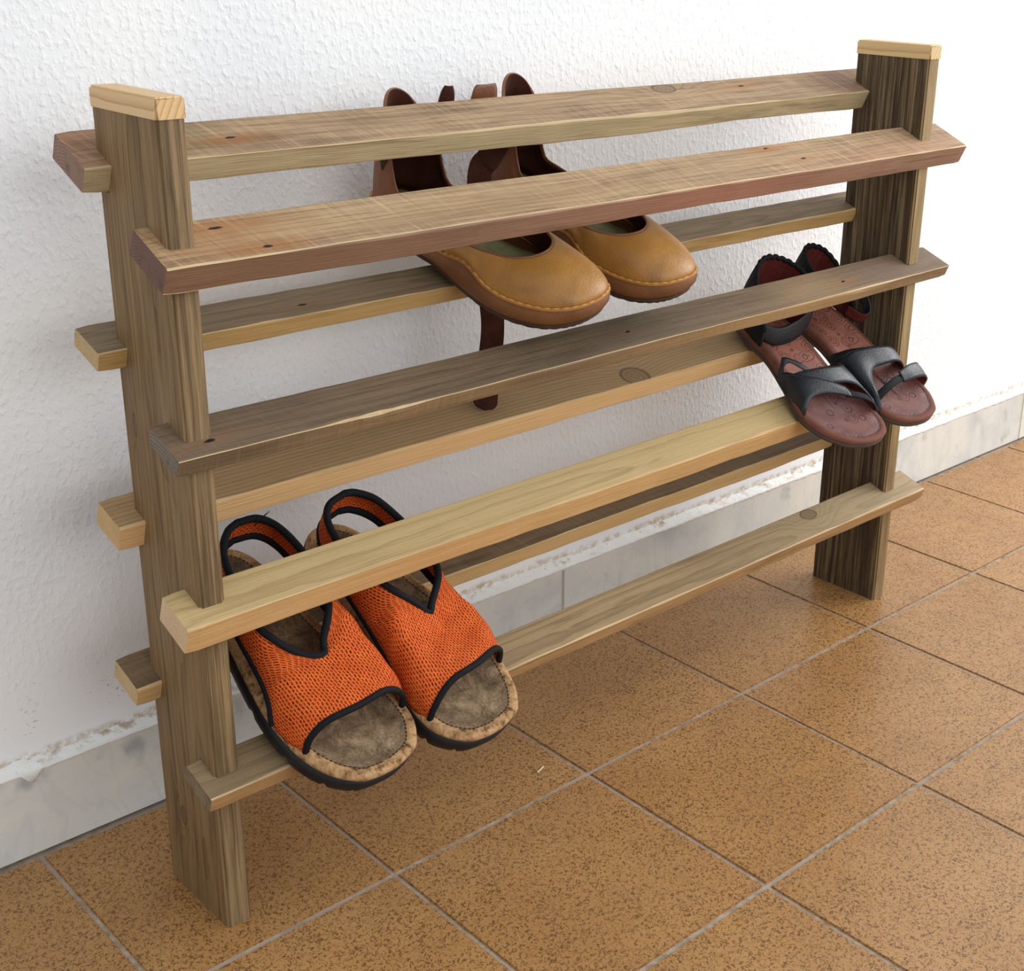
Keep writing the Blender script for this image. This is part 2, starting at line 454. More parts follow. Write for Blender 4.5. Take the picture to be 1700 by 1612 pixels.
# ---- posts: plank outline with the slanted notches cut in its front and back edges
def post_profile():
    g = 0.0004
    pts = [(0, 0.0), (0, 0.0)]
    front = []
    for n in ('F4', 'F3', 'F2', 'F1'):
        y, z, _, _, w, tk, r = SL[n]; th = TH + r
        e = Vector((math.cos(th), math.sin(th))); d = Vector((math.sin(th), -math.cos(th)))
        o = Vector((y, z)); sB = -o.x - d.x * (tk + g)
        bk = o + e * (w + g); bb = bk + d * (tk + g)
        bf = o + d * (tk + g)
        zb = bf.y + math.tan(th) * (0 - bf.x); tf = o - d * g; zt = tf.y + math.tan(th) * (0 - tf.x)
        front += [(0, zb), (bb.x, bb.y), (bk.x - d.x * g, bk.y - d.y * g), (0, zt)]
    back = []
    for n in ('B1', 'B2', 'B3', 'B4'):
        y, z, _, _, w, tk, r = SL[n]; th = TH + r
        d = Vector((math.sin(th), -math.cos(th))); o = Vector((y, z))
        tf = o - d * g - Vector((math.cos(th), math.sin(th))) * g; bf = o + d * (tk + g) - Vector((math.cos(th), math.sin(th))) * g
        zt = tf.y + math.tan(th) * (PW - tf.x); zb = bf.y + math.tan(th) * (PW - bf.x)
        back += [(PW, zt), (tf.x, tf.y), (bf.x, bf.y), (PW, zb)]
    return [(0, 0)] + front + [(0, PH), (PW, PH)] + back + [(PW, 0)]
def shear(x, y, z): return (x + LEANX * z, y + LEANY * z, z)

def build_post(x0, mats, name='post'):
    prof = post_profile()
    bm = bmesh.new()
    n = len(prof)
    A = [bm.verts.new((0, y, z)) for y, z in prof]; B = [bm.verts.new((PT, y, z)) for y, z in prof]
    fa = bm.faces.new(A); fb = bm.faces.new(B[::-1])
    fl = []
    for i in range(n):
        j = (i + 1) % n
        bm.faces.new((A[j], A[i], B[i], B[j]))
    bm.normal_update()
    long_e = [e for e in bm.edges if abs(e.verts[0].co.x - e.verts[1].co.x) < 1e-6
              and ((abs(e.verts[0].co.y) < 1e-5 and abs(e.verts[1].co.y) < 1e-5) or (abs(e.verts[0].co.y - PW) < 1e-5 and abs(e.verts[1].co.y - PW) < 1e-5))]
    bmesh.ops.bevel(bm, geom=long_e, offset=0.0022, segments=3, affect='EDGES', clamp_overlap=True)
    bmesh.ops.recalc_face_normals(bm, faces=bm.faces[:])
    for f in bm.faces:
        nx = f.normal
        f.material_index = 1 if nx.x < -0.9 else (2 if nx.x > 0.9 else 0)
    for v in bm.verts:
        v.co = Vector(shear(v.co.x, v.co.y, v.co.z))
    me = bpy.data.meshes.new(name); bm.to_mesh(me); bm.free()
    for m in mats: me.materials.append(m)
    o = bpy.data.objects.new(name, me); COL.objects.link(o); o.parent = rack
    o.location = (x0, 0, 0)
    return o

OL, OD = srgb(146, 116, 76), srgb(88, 64, 36)
M_POST_L = wood('post_outer_face', srgb(164, 129, 82), srgb(88, 60, 32), 'z', mul=0.74, a0=0.03, b0=-0.09, period=0.0030, warp=0.006, ring=0.5, fiber=0.75, blotch=0.42,
                blotch_col=srgb(112, 82, 48), knots=[(0.085, 0.068, 0.010, 0.0045, 0.010), (0.455, 0.085, 0.010, 0.003, 0.006)], seed=1.3, pale=0.45, pale_col=srgb(172, 148, 110), bump=0.5)
M_POST_E = wood('post_edge_face', srgb(168, 138, 96), srgb(86, 64, 38), 'z', mul=0.80, a0=-0.03, b0=0.004, period=0.0034, warp=0.004, ring=0.5, fiber=0.6, blotch=0.3, seed=2.1,
                streak=0.5, streak_col=srgb(70, 50, 28), pale=0.4, pale_col=srgb(186, 158, 108), bump=0.7)
M_POST_R = wood('post_rough_sawn_face', srgb(104, 80, 50), srgb(44, 31, 18), 'z', mul=0.58, a0=0.05, b0=0.09, period=0.0040, warp=0.006, ring=0.5, fiber=0.7, blotch=0.5, seed=3.9,
                streak=0.85, streak_col=srgb(176, 148, 104), bump=1.0, rough=0.75)
M_POST_E2 = wood('post_edge_face_light', srgb(164, 136, 90), srgb(112, 86, 50), 'z', mul=0.86, a0=-0.03, b0=0.004, period=0.0034, warp=0.004, ring=0.45, fiber=0.5, blotch=0.3, seed=5.1,
                 pale=0.5, pale_col=srgb(200, 172, 118), streak=0.25, streak_col=srgb(92, 66, 36))
post1 = build_post(0.0, [M_POST_E, M_POST_L, M_POST_L])
post2 = build_post(PL - PT, [M_POST_E2, M_POST_R, M_POST_E2])
tag(post1, label='smooth olive brown left post'); tag(post2, label='rough sawn dark brown right post')

# ---- caps of fresh pine on top of the posts
M_CAP = wood('fresh_pine', srgb(222, 184, 122), srgb(176, 118, 62), 'y0', a0=0.0, b0=0.0) if False else None
def cap_material(nm, light, dark, seed):
    t = NT(nm)
    s = t.sep(t.obj())
    # grain runs along y (the depth of the post)
    q = t.noise(t.comb(t.math('MULTIPLY', s[0], 30), t.math('MULTIPLY', s[1], 6), t.math('ADD', t.math('MULTIPLY', s[2], 30), seed)), 1.0, 3)
    r = t.math('ADD', t.math('MULTIPLY', t.math('ADD', s[0], t.math('MULTIPLY', s[2], -0.55)), 1.0), t.math('MULTIPLY', q, 0.008))
    ph = t.math('FRACT', t.math('DIVIDE', r, 0.0058))
    rr = t.math('POWER', ph, 3.5)
    fb = t.noise(t.comb(t.math('MULTIPLY', s[0], 600), t.math('MULTIPLY', s[1], 10), t.math('MULTIPLY', s[2], 600)), 1.0, 3)
    c = t.mix(t.math('ADD', t.math('MULTIPLY', rr, 0.7), t.math('MULTIPLY', t.math('SUBTRACT', fb, 0.45), 0.4), clamp=True), light, dark)
    return t.done(c, 0.5, t.bump(fb, 0.2, 0.0004), 0.4)
M_CAP = cap_material('fresh_pine_cap', srgb(222, 188, 136), srgb(170, 110, 62), 0.3)
M_CAP2 = cap_material('fresh_pine_cap_pale', srgb(212, 182, 128), srgb(170, 124, 70), 4.2)
def build_cap(x0, m, parent):
    bm = bmesh.new()
    vs, fs = box(-0.0006, PT + 0.0006, -0.0012, PW + 0.0012, 0.0, PC)
    bv = [bm.verts.new(q) for q in vs]
    for f in fs: bm.faces.new([bv[j] for j in f])
    bmesh.ops.bevel(bm, geom=[e for e in bm.edges if not all(q.co.z < 1e-6 for q in e.verts)], offset=0.0018, segments=4, affect='EDGES')
    me = bpy.data.meshes.new('post_cap'); bm.to_mesh(me); bm.free(); me.materials.append(m)
    for pl in me.polygons: pl.use_smooth = pl.area < 2e-5
    o = bpy.data.objects.new('post_cap', me); COL.objects.link(o); o.parent = parent
    o.location = (LEANX * PH, LEANY * PH, PH)
    tag(o, label='pale fresh pine cap block')
build_cap(0, M_CAP, post1); build_cap(PL - PT, M_CAP2, post2)

# ---- slats
M_ARRIS = wood('worn_pale_arris', srgb(206, 178, 132), srgb(160, 126, 82), a0=0.0, b0=-0.1, period=0.004, warp=0.003, ring=0.2, fiber=0.5, blotch=0.5, blotch_col=srgb(140, 108, 74), seed=31.0, smudge=0.3)
def build_slat(key, mats, seed, wane=None, bow=0.0012, label=None, cut0=0.0016, edge_mat=None):
    y, z, xl, xr, W0, tk, rr = SL[key]
    th = TH + rr
    N = 90
    prev = None
    verts, faces, mi = [], [], []
    for i in range(N + 1):
        x = xl + (xr - xl) * i / N
        s = (x - xl)
        c1 = cut0 * (1 + 0.5 * vnoise(s, seed, 25)); c2 = cut0 * 0.9; c3 = cut0; c4 = cut0
        if wane: c1 = max(c1, wane(s))
        w = W0 + (0.010 * min(1.0, max(0.0, (s - 0.03) / 0.08)) if key == 'B3' else 0.0)
        by = bow * vnoise(s, seed + 1, 5) + 0.0005 * vnoise(s, seed + 2, 30)
        bz = bow * 0.5 * vnoise(s, seed + 3, 4) + 0.0003 * vnoise(s, seed + 4, 40)
        bb = bow * 0.5 * vnoise(s, seed + 6, 4) + 0.0003 * vnoise(s, seed + 7, 33)
        # outline (local y back, local z up; origin is the front top corner), going round from front top
        # c1 front-top chamfer, c2 back-top, c3 back-bottom, c4 front-bottom
        k = 0.42
        ring = [(c1, bz), (c1 * k, bz - c1 * 0.12), (c1 * 0.12 + by * .0, bz - c1 * k), (by, bz - c1),
                (by, -tk + bb + c4), (by + c4 * 0.2, -tk + bb + c4 * 0.3), (c4, -tk + bb),
                (w - c3, -tk), (w - c3 * 0.2, -tk + c3 * 0.3), (w, -tk + c3), (w, bz - c2), (w - c2 * 0.2, bz - c2 * 0.3), (w - c2, bz)]
        ends = 0
        if i in (0, N): ends = 0.0010
        cyc = [Vector((x - (xl + xr) / 2, py, pz)) for py, pz in ring]
        if ends:
            mid = Vector((0, w / 2, -tk / 2))
            for q in cyc:
                q.y += (0.0007 if q.y < mid.y else -0.0007); q.z += (0.0007 if q.z < mid.z else -0.0007)
        base = len(verts)
        verts += cyc
        m = len(ring)
        if prev is not None:
            for j in range(m):
                j2 = (j + 1) % m
                faces.append((prev + j, prev + j2, base + j2, base + j))
                mi.append(1 if j in (2, 3, 4) else (3 if j == 1 or (j == 0 and not wane) else 0))
        prev = base
    m = 13
    faces.append(tuple(range(m))[::-1]); mi.append(2)
    faces.append(tuple(range(len(verts) - m, len(verts)))); mi.append(2)
    me = bpy.data.meshes.new('slat')
    me.from_pydata([tuple(v) for v in verts], [], faces)
    for mm in list(mats) + [edge_mat or M_ARRIS]: me.materials.append(mm)
    me.polygons.foreach_set('material_index', mi)
    me.update()
    bm = bmesh.new(); bm.from_mesh(me); bmesh.ops.recalc_face_normals(bm, faces=bm.faces[:]); bm.to_mesh(me); bm.free()
    o = bpy.data.objects.new('slat', me); COL.objects.link(o); o.parent = rack
    xm = (xl + xr) / 2
    o.location = (xm + LEANX * z, y + LEANY * z, z)
    o.rotation_euler = (th, 0, 0)
    if label: o['label'] = label
    return o

def off(key):  # slat-local x of a measured distance from the left end
    return -(SL[key][3] - SL[key][2]) / 2
def K(key, d): return off(key) + d

# B1 upper back slat
bm_, = [0],
W1 = wood('slat_saw_marked_brown', srgb(182, 150, 110), srgb(100, 72, 52), mul=0.88, a0=-0.03, b0=-0.05, period=0.0065, warp=0.012, ring=0.5, fiber=0.65, blotch=0.55, blotch_col=srgb(112, 82, 60),
          knots=[(K('B1', .671), 0.044, 0.017, 0.0085, 0.016)], holes=[(K('B1', .135), .0248, .006, .002, .9), (K('B1', .791), .0364, .006, .002, .9)],
          stains=[(K('B1', .13), 0.018, .035, .005, RUSTY, .45), (K('B1', 0.0), 0.04, .05, .05, srgb(140, 86, 66), .5), (K('B1', .09), 0.03, .03, .02, srgb(120, 112, 70), .5), (K('B1', .97), .03, .06, .05, srgb(124, 88, 72), .6)], saw=0.35, seed=0.4)
W1f = wood('slat_front_pale_green', srgb(192, 170, 128), srgb(140, 114, 72), mul=0.95, a0=0.0, b0=-0.10, period=.0021, warp=0.0022, ring=0.45, fiber=0.4, blotch=0.25, blotch_col=srgb(150, 128, 84), seed=0.9)
W1e = wood('slat_end_red_grey', srgb(150, 118, 98), srgb(84, 58, 46), a0=0.02, b0=-0.05, period=0.0026, warp=0.003, ring=0.7, fiber=0.2, blotch=0.5, blotch_col=srgb(128, 82, 66), seed=1.9)
build_slat('B1', [W1, W1f, W1e], 11, bow=0.0022, label='saw-marked brown slat, pale front edge')
# F1 upper front slat
W2 = wood('slat_sawn_tan_brown', srgb(190, 158, 114), srgb(104, 76, 56), mul=0.88, a0=-0.08, b0=-0.06, period=0.0052, warp=0.009, ring=0.5, fiber=0.7, blotch=0.5, blotch_col=srgb(122, 92, 72),
          holes=[(K('F1', .060), .042, .008, .0022, .8), (K('F1', .088), .0106, .006, .0024, .9), (K('F1', .724), .049, .005, .002, .9), (K('F1', .761), .023, .005, .002, .7)],
          stains=[(K('F1', .06), 0.03, .06, .035, srgb(164, 110, 66), .5), (K('F1', .73), .047, .04, .006, RUSTY, .5), (K('F1', .35), .02, .2, .02, srgb(150, 116, 76), .4), (K('F1', .93), .01, .2, .02, srgb(166, 112, 92), .45)], saw=0.40, seed=5.6)
W2f = wood('slat_front_reddish', srgb(164, 124, 98), srgb(98, 70, 56), mul=0.85, a0=0.0, b0=-0.10, period=.0024, warp=0.0022, ring=0.5, fiber=0.4, blotch=0.4, blotch_col=srgb(116, 86, 64),
           stains=[(K('F1', .10), 0, .16, .2, srgb(122, 92, 68), .7), (K('F1', .62), 0, .14, .2, srgb(166, 108, 86), .5)], seed=6.2)
W2e = wood('slat_end_dark_red', srgb(128, 96, 78), srgb(70, 48, 40), mul=0.85, a0=0.022, b0=-0.05, period=0.0026, warp=0.003, ring=0.7, fiber=0.2, blotch=0.5, blotch_col=srgb(110, 72, 60), seed=7.7)
build_slat('F1', [W2, W2f, W2e], 21, bow=0.0022, label='tan saw-marked slat, reddish front edge')
# B2
W3 = wood('slat_grey_brown', srgb(150, 127, 94), srgb(90, 73, 52), mul=0.80, a0=0.02, b0=-0.012, period=0.0080, warp=0.007, ring=0.5, fiber=0.6, blotch=0.5, blotch_col=srgb(110, 90, 66),
          knots=[(K('B2', .715), 0.022, 0.045, 0.0085, -0.016)], holes=[(K('B2', .196), .0157, .006, .0018, .4)], seed=8.8)
W3f = wood('slat_front_yellow_tan', srgb(188, 152, 92), srgb(148, 110, 58), a0=0.0, b0=-0.10, period=.0026, warp=0.0022, ring=0.35, fiber=0.35, blotch=0.2, seed=9.3)
W3e = wood('slat_end_tan', srgb(196, 166, 116), srgb(150, 118, 72), a0=0.02, b0=-0.03, period=0.0030, warp=0.003, ring=0.4, fiber=0.3, blotch=0.2, seed=9.9)
build_slat('B2', [W3, W3f, W3e], 31, label='grey brown slat, yellow tan front edge')
# F2
def wane_f2(s):
    return 0.0016 + 0.0085 * math.exp(-((s - 0.185) / 0.045) ** 2) * (0.8 + 0.3 * vnoise(s, 99, 60)) + 0.004 * math.exp(-((s - 0.90) / 0.06) ** 2)
W4 = wood('slat_dark_grey_weathered', srgb(140, 116, 86), srgb(86, 68, 50), mul=0.74, a0=-0.05, b0=-0.05, period=0.0070, warp=0.010, ring=0.45, fiber=0.7, blotch=0.5, blotch_col=srgb(98, 80, 62),
          holes=[(K('F2', .034), .0160, .0065, .0026, .35), (K('F2', .502), .0232, .004, .0022, .2), (K('F2', .857), .0196, .005, .002, .6)],
          stains=[(K('F2', .0), .02, .12, .05, srgb(112, 92, 76), .5), (K('F2', .5), .03, .09, .03, srgb(86, 74, 60), .5), (K('F2', .80), .02, .07, .03, srgb(172, 142, 100), .5), (K('F2', .95), .02, .08, .04, srgb(128, 104, 88), .6)], saw=0.15, seed=12.1)
W4f = wood('slat_front_scored', srgb(150, 120, 82), srgb(88, 66, 44), mul=0.84, a0=0.0, b0=-0.10, period=.0030, warp=0.0022, ring=0.4, fiber=0.5, blotch=0.5, blotch_col=srgb(104, 82, 58),
           stains=[(K('F2', .02), 0, .1, .2, srgb(104, 86, 68), .7), (K('F2', .75), 0, .2, .2, srgb(184, 148, 98), .6)],
           holes=[(K('F2', .55 + i * .066), -0.0, .0055, .4, 0) for i in range(0)], saw=0.25, seed=13.3)
W4e = wood('slat_end_grey_black', srgb(140, 126, 108), srgb(62, 52, 46), mul=0.85, a0=0.02, b0=-0.06, period=0.0034, warp=0.004, ring=0.8, fiber=0.3, blotch=0.6, blotch_col=srgb(84, 74, 66), seed=14.4)
build_slat('F2', [W4, W4f, W4e], 41, wane=wane_f2, bow=0.0016, label='dark grey weathered slat with a waney front edge')
# B3
W5 = wood('slat_ribbed_tan', srgb(178, 144, 96), srgb(118, 88, 50), mul=0.88, smudge=0.10, a0=-0.10, b0=-0.01, period=0.0050, warp=0.0022, ring=0.75, fiber=0.3, blotch=0.2, blotch_col=srgb(150, 118, 74),
          knots=[(K('B3', .618), 0.0120, 0.0185, 0.0165, 0.012)], seed=15.2, sharp=4.0)
W5f = wood('slat_front_fresh_orange', srgb(224, 182, 124), srgb(186, 138, 84), smudge=0.10, a0=0.0, b0=-0.10, period=.0040, warp=0.0022, ring=0.4, fiber=0.35, blotch=0.25, blotch_col=srgb(206, 162, 104),
           knots=[(K('B3', .616), 0.0, 0.0145, 0.02, 0.0)] if False else (), seed=16.2)
W5e = wood('slat_end_fresh', srgb(208, 172, 116), srgb(170, 128, 76), smudge=0.10, a0=-0.03, b0=-0.02, period=0.0034, warp=0.003, ring=0.35, fiber=0.3, blotch=0.2, seed=16.9)
build_slat('B3', [W5, W5f, W5e], 51, label='ribbed tan slat with a round knot', cut0=0.0018)
# F3
W6 = wood('slat_golden_pine', srgb(200, 172, 118), srgb(152, 116, 66), mul=0.92, smudge=0.10, a0=0.015, b0=-0.016, period=0.0086, warp=0.0075, ring=0.55, fiber=0.28, blotch=0.25, blotch_col=srgb(184, 150, 90), seed=18.4, sharp=4.0, along=0.006)
W6f = wood('slat_front_golden', srgb(212, 170, 110), srgb(164, 118, 64), smudge=0.10, a0=0.0, b0=-0.10, period=.0021, warp=0.0022, ring=0.4, fiber=0.5, blotch=0.3, blotch_col=srgb(190, 146, 88), seed=19.5)
W6e = wood('slat_end_pinkish', srgb(222, 190, 148), srgb(190, 152, 108), smudge=0.10, a0=0.02, b0=-0.03, period=0.0030, warp=0.002, ring=0.35, fiber=0.3, blotch=0.2, seed=20.2)
build_slat('F3', [W6, W6f, W6e], 61, label='golden pine slat with broad flowing grain', cut0=0.0012)
# B4
W7 = wood('slat_dark_cross_sawn', srgb(132, 106, 74), srgb(80, 60, 40), mul=0.90, a0=0.02, b0=-0.05, period=0.0060, warp=0.006, ring=0.4, fiber=0.4, blotch=0.5, blotch_col=srgb(96, 76, 54), saw=0.30, seed=22.6)
W7f = wood('slat_front_light_tan', srgb(204, 168, 110), srgb(160, 120, 66), smudge=0.10, a0=0.0, b0=-0.10, period=.0028, warp=0.0022, ring=0.35, fiber=0.35, blotch=0.25, seed=23.7)
W7e = wood('slat_end_light_tan', srgb(204, 176, 126), srgb(164, 130, 82), a0=0.02, b0=-0.03, period=0.0030, warp=0.003, ring=0.4, fiber=0.3, blotch=0.2, seed=24.1)
build_slat('B4', [W7, W7f, W7e], 71, label='dark cross-sawn slat, light tan front edge')
# F4
W8 = wood('slat_grey_beige_grain', srgb(176, 148, 106), srgb(108, 84, 54), mul=0.86, a0=0.012, b0=-0.03, period=0.0052, warp=0.004, ring=0.65, fiber=0.35, blotch=0.3, blotch_col=srgb(142, 116, 80),
          knots=[(K('F4', .846), 0.0345, 0.0135, 0.0085, 0.022)], stains=[(K('F4', .0), .01, .06, .05, srgb(132, 112, 86), .6), (K('F4', .95), .02, .25, .05, srgb(170, 150, 118), .5)], seed=26.3, sharp=3.5)
W8f = wood('slat_front_brown_tan', srgb(182, 142, 92), srgb(126, 92, 54), mul=0.93, a0=0.0, b0=-0.10, period=.0021, warp=0.0022, ring=0.5, fiber=0.4, blotch=0.3, seed=27.7)
W8e = wood('slat_end_grey', srgb(150, 130, 100), srgb(92, 76, 58), mul=0.90, a0=0.02, b0=-0.04, period=0.0034, warp=0.004, ring=0.5, fiber=0.4, blotch=0.5, seed=28.8)
build_slat('F4', [W8, W8f, W8e], 81, label='grey beige slat with swirling grain and a knot', cut0=0.0020)
# ------------------------------------------------------------------ shoes: tools
def cr(pts, n, closed=False):
    """Catmull-Rom through pts, n samples (n points when closed, last one = end when open)"""
    P = [Vector(p) for p in pts]; m = len(P)
    seg = m if closed else m - 1
    out = []
    for i in range(n):
        t = i / n * seg if closed else i / (n - 1) * seg
        k = min(int(t), seg - 1); f = t - k
        def g(j):
            if closed: return P[j % m]
            if j < 0: return P[0] * 2 - P[1]
            if j >= m: return P[m - 1] * 2 - P[m - 2]
            return P[j]
        a, b, c, d = g(k - 1), g(k), g(k + 1), g(k + 2)
        out.append(0.5 * ((2 * b) + (c - a) * f + (2 * a - 5 * b + 4 * c - d) * f * f + (3 * b - a - 3 * c + d) * f ** 3))
    return out

def net(rows, nu, nv, closed_u=False):
    R = [cr(r, nv) for r in rows]
    cols = [cr([r[j] for r in R], nu, closed_u) for j in range(nv)]
    return [[cols[j][i] for j in range(nv)] for i in range(nu)]

def grid_normals(g, closed_u=False, closed_v=False):
    nu, nv = len(g), len(g[0])
    N = []
    for i in range(nu):
        row = []
        for j in range(nv):
            a = g[(i + 1) % nu] if closed_u else g[min(i + 1, nu - 1)]
            b = g[(i - 1) % nu] if closed_u else g[max(i - 1, 0)]
            du = a[j] - b[j]
            dv = (g[i][(j + 1) % nv] - g[i][(j - 1) % nv]) if closed_v else (g[i][min(j + 1, nv - 1)] - g[i][max(j - 1, 0)])
            n = du.cross(dv)
            row.append(n.normalized() if n.length > 1e-12 else Vector((0, 0, 1)))
        N.append(row)
    return N

def shell(name, g, th, mats, parent, mir=1, closed_u=False, flip=False, uvscale=1.0, inner_idx=0):
    """a sheet with real thickness made from a grid of points: outer face, inner face and rims"""
    nu, nv = len(g), len(g[0])
    N = grid_normals(g, closed_u)
    sg = -1 if flip else 1
    V, F, MI, UV = [], [], [], []
    # arc length coordinates for the weave
    su = [[0.0] * nv for _ in range(nu)]; sv = [[0.0] * nv for _ in range(nu)]
    jm = nv // 2; im = nu // 2
    for i in range(1, nu):
        for j in range(nv): su[i][j] = su[i - 1][j] + (g[i][jm] - g[i - 1][jm]).length
    for i in range(nu):
        for j in range(1, nv): sv[i][j] = sv[i][j - 1] + (g[i][j] - g[i][j - 1]).length
    for i in range(nu):
        c = sv[i][jm]
        for j in range(nv): sv[i][j] -= c
    for layer in (0, 1):
        for i in range(nu):
            for j in range(nv):
                p = g[i][j] - (N[i][j] * sg * th if layer else Vector((0, 0, 0)))
                V.append((p.x * mir, p.y, p.z)); UV.append((su[i][j] * uvscale, sv[i][j] * uvscale))
    def id(l, i, j): return l * nu * nv + (i % nu) * nv + j
    rng = nu if closed_u else nu - 1
    fl = (sg * mir) < 0
    def add(q, m):
        F.append(q[::-1] if fl else q); MI.append(m)
    for i in range(rng):
        for j in range(nv - 1):
            add((id(0, i, j), id(0, i + 1, j), id(0, i + 1, j + 1), id(0, i, j + 1)), 0)
            add((id(1, i, j), id(1, i, j + 1), id(1, i + 1, j + 1), id(1, i + 1, j)), inner_idx)
        add((id(0, i, 0), id(1, i, 0), id(1, i + 1, 0), id(0, i + 1, 0)), 0)
        add((id(0, i, nv - 1), id(0, i + 1, nv - 1), id(1, i + 1, nv - 1), id(1, i, nv - 1)), 0)
    if not closed_u:
        for j in range(nv - 1):
            add((id(0, 0, j), id(0, 0, j + 1), id(1, 0, j + 1), id(1, 0, j)), 0)
            add((id(0, nu - 1, j), id(1, nu - 1, j), id(1, nu - 1, j + 1), id(0, nu - 1, j + 1)), 0)
    return mesh_obj(name, V, F, mats, parent, MI, True, UV)

def tube(name, path, r, mat, parent, mir=1, closed=False, seg=8, squash=1.0, up=None, taper=False):
    P = [Vector(p) for p in path]; n = len(P)
    V, F, UV = [], [], []
    acc = 0
    for i in range(n):
        a = P[(i - 1) % n] if closed else P[max(i - 1, 0)]
        b = P[(i + 1) % n] if closed else P[min(i + 1, n - 1)]
        t = (b - a).normalized() if (b - a).length > 1e-9 else Vector((0, 1, 0))
        w = Vector(up[i]) if up else Vector((0, 0, 1))
        x = t.cross(w)
        x = x.normalized() if x.length > 1e-6 else t.orthogonal().normalized()
        y = x.cross(t).normalized()
        if i: acc += (P[i] - P[i - 1]).length
        rr = r
        if taper and (i == 0 or i == n - 1): rr = r * 0.5
        for k in range(seg):
            an = 2 * math.pi * k / seg
            q = P[i] + x * (math.cos(an) * rr) + y * (math.sin(an) * rr * squash)
            V.append((q.x * mir, q.y, q.z)); UV.append((acc, k / seg))
    for i in range(n if closed else n - 1):
        for k in range(seg):
            a, b = i * seg, ((i + 1) % n) * seg
            q = (a + k, a + (k + 1) % seg, b + (k + 1) % seg, b + k)
            F.append(q if mir > 0 else q[::-1])
    if not closed:
        F.append(tuple(range(seg))[::-1] if mir > 0 else tuple(range(seg)))
        F.append(tuple(range((n - 1) * seg, n * seg)) if mir > 0 else tuple(range((n - 1) * seg, n * seg))[::-1])
    return mesh_obj(name, V, F, mat, parent, None, True, UV)

def dashes(name, path, dash, gap, r, mat, parent, mir=1, squash=0.7, seg=5):
    """a row of thread stitches along a path, one mesh"""
    P = [Vector(p) for p in path]
    L = [0]
    for i in range(1, len(P)): L.append(L[-1] + (P[i] - P[i - 1]).length)
    def at(s):
        for i in range(1, len(P)):
            if L[i] >= s:
                f = (s - L[i - 1]) / max(1e-9, L[i] - L[i - 1])
                return P[i - 1].lerp(P[i], f)
        return P[-1]
    V, F = [], []
    s = 0
    while s + dash < L[-1]:
        a, m, b = at(s), at(s + dash / 2), at(s + dash)
        t = (b - a).normalized(); x = t.cross(Vector((0, 0, 1)))
        x = x.normalized() if x.length > 1e-6 else Vector((1, 0, 0)); y = x.cross(t)
        base = len(V)
        for q, k in ((a, 0.45), (m, 1.0), (b, 0.45)):
            for kk in range(seg):
                an = 2 * math.pi * kk / seg
                p = q + x * math.cos(an) * r * k + y * math.sin(an) * r * k * squash
                V.append((p.x * mir, p.y, p.z))
        for lay in range(2):
            for kk in range(seg):
                q = (base + lay * seg + kk, base + lay * seg + (kk + 1) % seg, base + (lay + 1) * seg + (kk + 1) % seg, base + (lay + 1) * seg + kk)
                F.append(q if mir > 0 else q[::-1])
        s += dash + gap
    return mesh_obj(name, V, F, mat, parent, None, True)

def outline(lat, med, length, n=128):
    """closed sole outline, u lateral(-)/medial(+), v from toe 0 to heel; lat/med are lists of (v, half width)"""
    pts = [(0, 0, 0)] + [(w, v, 0) for v, w in med] + [(0, length, 0)] + [(-w, v, 0) for v, w in lat[::-1]]
    return cr(pts, n, True)

def rings(name, rows, mats, parent, mir=1, cap_top=False, cap_bot=False, midx=None, smooth=True):
    """stack of closed rings, each a list of points of equal count, going upwards"""
    n = len(rows[0]); V, F, MI = [], [], []
    for r in rows: V += [(p.x * mir, p.y, p.z) for p in r]
    for i in range(len(rows) - 1):
        for k in range(n):
            a, b = i * n, (i + 1) * n; k2 = (k + 1) % n
            q = (a + k, a + k2, b + k2, b + k)
            F.append(q if mir > 0 else q[::-1]); MI.append(midx[i] if midx else 0)
    if cap_bot:
        q = tuple(range(n)); F.append(q[::-1] if mir > 0 else q); MI.append(midx[0] if midx else 0)
    if cap_top:
        q = tuple(range((len(rows) - 1) * n, len(rows) * n)); F.append(q if mir > 0 else q[::-1]); MI.append(midx[-1] if midx else 0)
    o = mesh_obj(name, V, F, mats, parent, MI, smooth)
    return o

def spine_ring(O, f, hfun, spine_lo, spine_hi, uc):
    out = []
    for p in O:
        v = min(max(p.y, spine_lo), spine_hi)
        s = Vector((uc(v), v, 0))
        q = s + (Vector((p.x, p.y, 0)) - s) * f
        q.z = hfun(q.y)
        out.append(q)
    return out

def inset_ring(O, d, hfun):
    n = len(O); out = []
    for i in range(n):
        t = (O[(i + 1) % n] - O[(i - 1) % n]); t.z = 0
        nr = Vector((-t.y, t.x, 0)).normalized()       # inward for an anticlockwise outline
        q = O[i] + nr * d; q.z = hfun(q.y)
        out.append(q)
    return out

